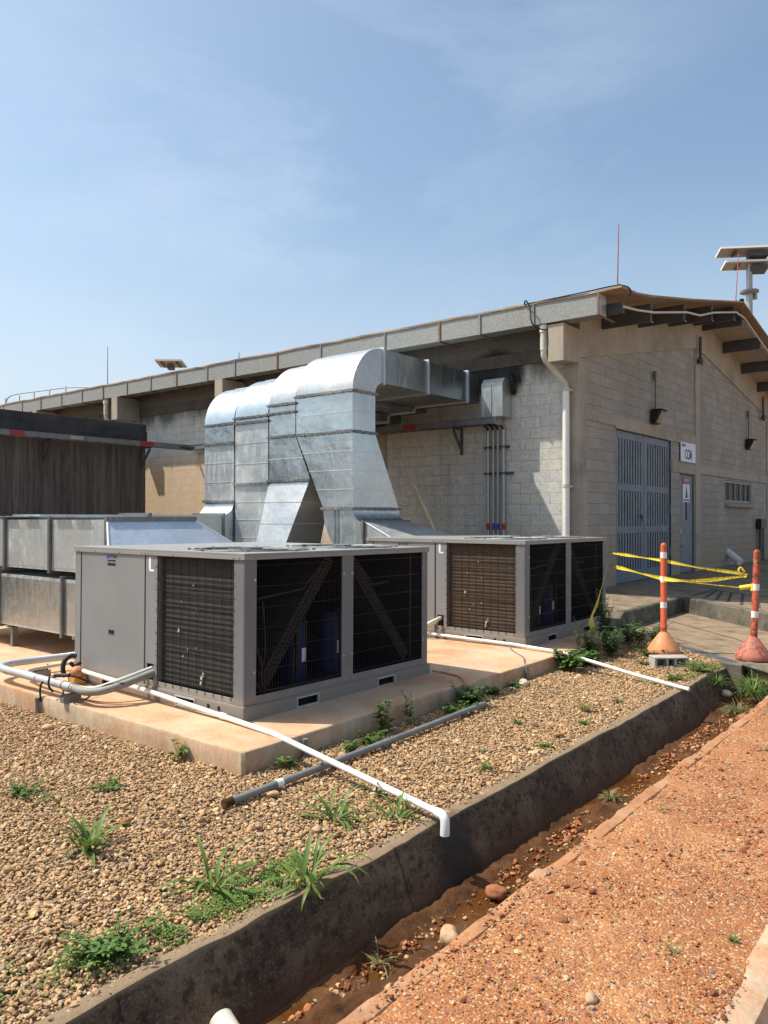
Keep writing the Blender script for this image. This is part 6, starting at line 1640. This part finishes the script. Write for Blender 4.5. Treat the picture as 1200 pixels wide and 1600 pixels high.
# creeping ground cover: many tiny leaves in patches
mb = MB(); q = random.Random(77)
patches = [(2.02, 2.70, .22, .12, 2600), (2.35, 2.70, .26, .13, 3600), (2.55, 2.80, .20, .16, 2600), (1.65, 2.78, .22, .16, 1800), (2.80, 2.75, .14, .10, 700), (9.15, 2.68, .35, .20, 1800), (8.6, 2.62, .3, .10, 800), (9.55, 3.0, .22, .22, 900), (5.9, 3.75, .5, .10, 900), (4.5, 3.78, .4, .10, 700), (2.45, 4.6, .35, .3, 500), (8.0, 2.85, .35, .2, 500), (1.3, 2.9, .3, .2, 900), (9.9, 3.55, .3, .2, 700)]
for (cx, cy, rx_, ry_, nn_) in patches:
    for i in range(nn_):
        a = q.uniform(0, 6.283); rr_ = abs(q.gauss(0, .55)); x = cx + rx_ * rr_ * math.cos(a); y = cy + ry_ * rr_ * math.sin(a)
        if mnoise.noise((x * 9, y * 9, 2)) < -.12: continue
        if y < 2.505: continue
        z = gz(x, y) + .020 + q.uniform(0, .024)
        b = q.uniform(0, 6.283); l = q.uniform(.007, .016)
        d = Vector((math.cos(b), math.sin(b), q.uniform(-.1, .7))).normalized() * l; s_ = Vector((-math.sin(b), math.cos(b), q.uniform(-.4, .4))) * l * .33
        p = Vector((x, y, z)); mb.add([p, p + d * .5 - s_, p + d, p + d * .5 + s_], [(0, 1, 2, 3)])
gc = mb.build('ground_cover', 'cover', fix=False); gc['kind'] = 'stuff'; gc['label'] = 'creeping green ground cover along the ditch lip and pad edges'; gc['category'] = 'ground cover'
# twigs and leaf litter in the ditch
mb = MB(); q = random.Random(5)
for i in range(160):
    x = q.choice([q.gauss(3.0, .35), q.gauss(3.9, .5), q.uniform(2, 9), q.gauss(8.3, .5)]); y = q.uniform(1.97, 2.26); a = q.uniform(0, 6.28); l = q.uniform(.02, .09)
    z = -.458 + .04 * max(0, y - 2.15)
    mb.tube([(x, y, z), (x + l * math.cos(a) * .5, y + l * math.sin(a) * .3, z + q.uniform(0, .015)), (x + l * math.cos(a), y + l * math.sin(a) * .5, z + q.uniform(0, .01))], .0016, 4)
lt = mb.build('twig_litter', simple('dry_twigs', (.24, .15, .08), .8), fix=False); lt['kind'] = 'stuff'; lt['label'] = 'dry twigs and straw washed along the ditch bed'; lt['category'] = 'litter'

# streak of sunlight on the long wall, built as a pale solid rod
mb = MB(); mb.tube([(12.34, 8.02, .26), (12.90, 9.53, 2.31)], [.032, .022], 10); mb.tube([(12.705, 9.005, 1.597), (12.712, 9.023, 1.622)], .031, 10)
tag(mb.build('sun_streak', simple('sun_streak_pale', (.86, .75, .52), .7, 0, .15, 9), smooth=50), 'thin pale rod built as a streak of sunlight on the long wall behind the rear unit', 'pole')
# dead leaves and straw on the gravel and road
mb = MB(); q = random.Random(91)
for i in range(420):
    if q.random() < .7:
        x = q.uniform(.9, 9); y = q.uniform(2.52, 3.95) if x > 3.4 else q.uniform(2.52, 6)
        z = gz(x, y) + .024
    else:
        x = q.uniform(1.5, 8); y = q.uniform(.85, 1.7); z = -.132
    b = q.uniform(0, 6.283); l = q.uniform(.006, .028); wv_ = q.choice([.12, .4, .5]); d = Vector((math.cos(b), math.sin(b), q.uniform(-.15, .3))) * l; s_ = Vector((-math.sin(b), math.cos(b), q.uniform(-.4, .4))) * l * wv_
    p = Vector((x, y, z)); mb.add([p, p + d * .5 - s_, p + d, p + d * .5 + s_, p + d * .5 + Vector((0, 0, -l * .15))], [(0, 1, 4), (1, 2, 4), (2, 3, 4), (3, 0, 4)])
dl = mb.build('dead_leaves', simple('dead_leaf_brown', (.30, .18, .08), .7, 0, .4, 3), fix=False); dl['kind'] = 'stuff'; dl['label'] = 'dry brown leaf bits scattered over gravel and road'; dl['category'] = 'leaf litter'
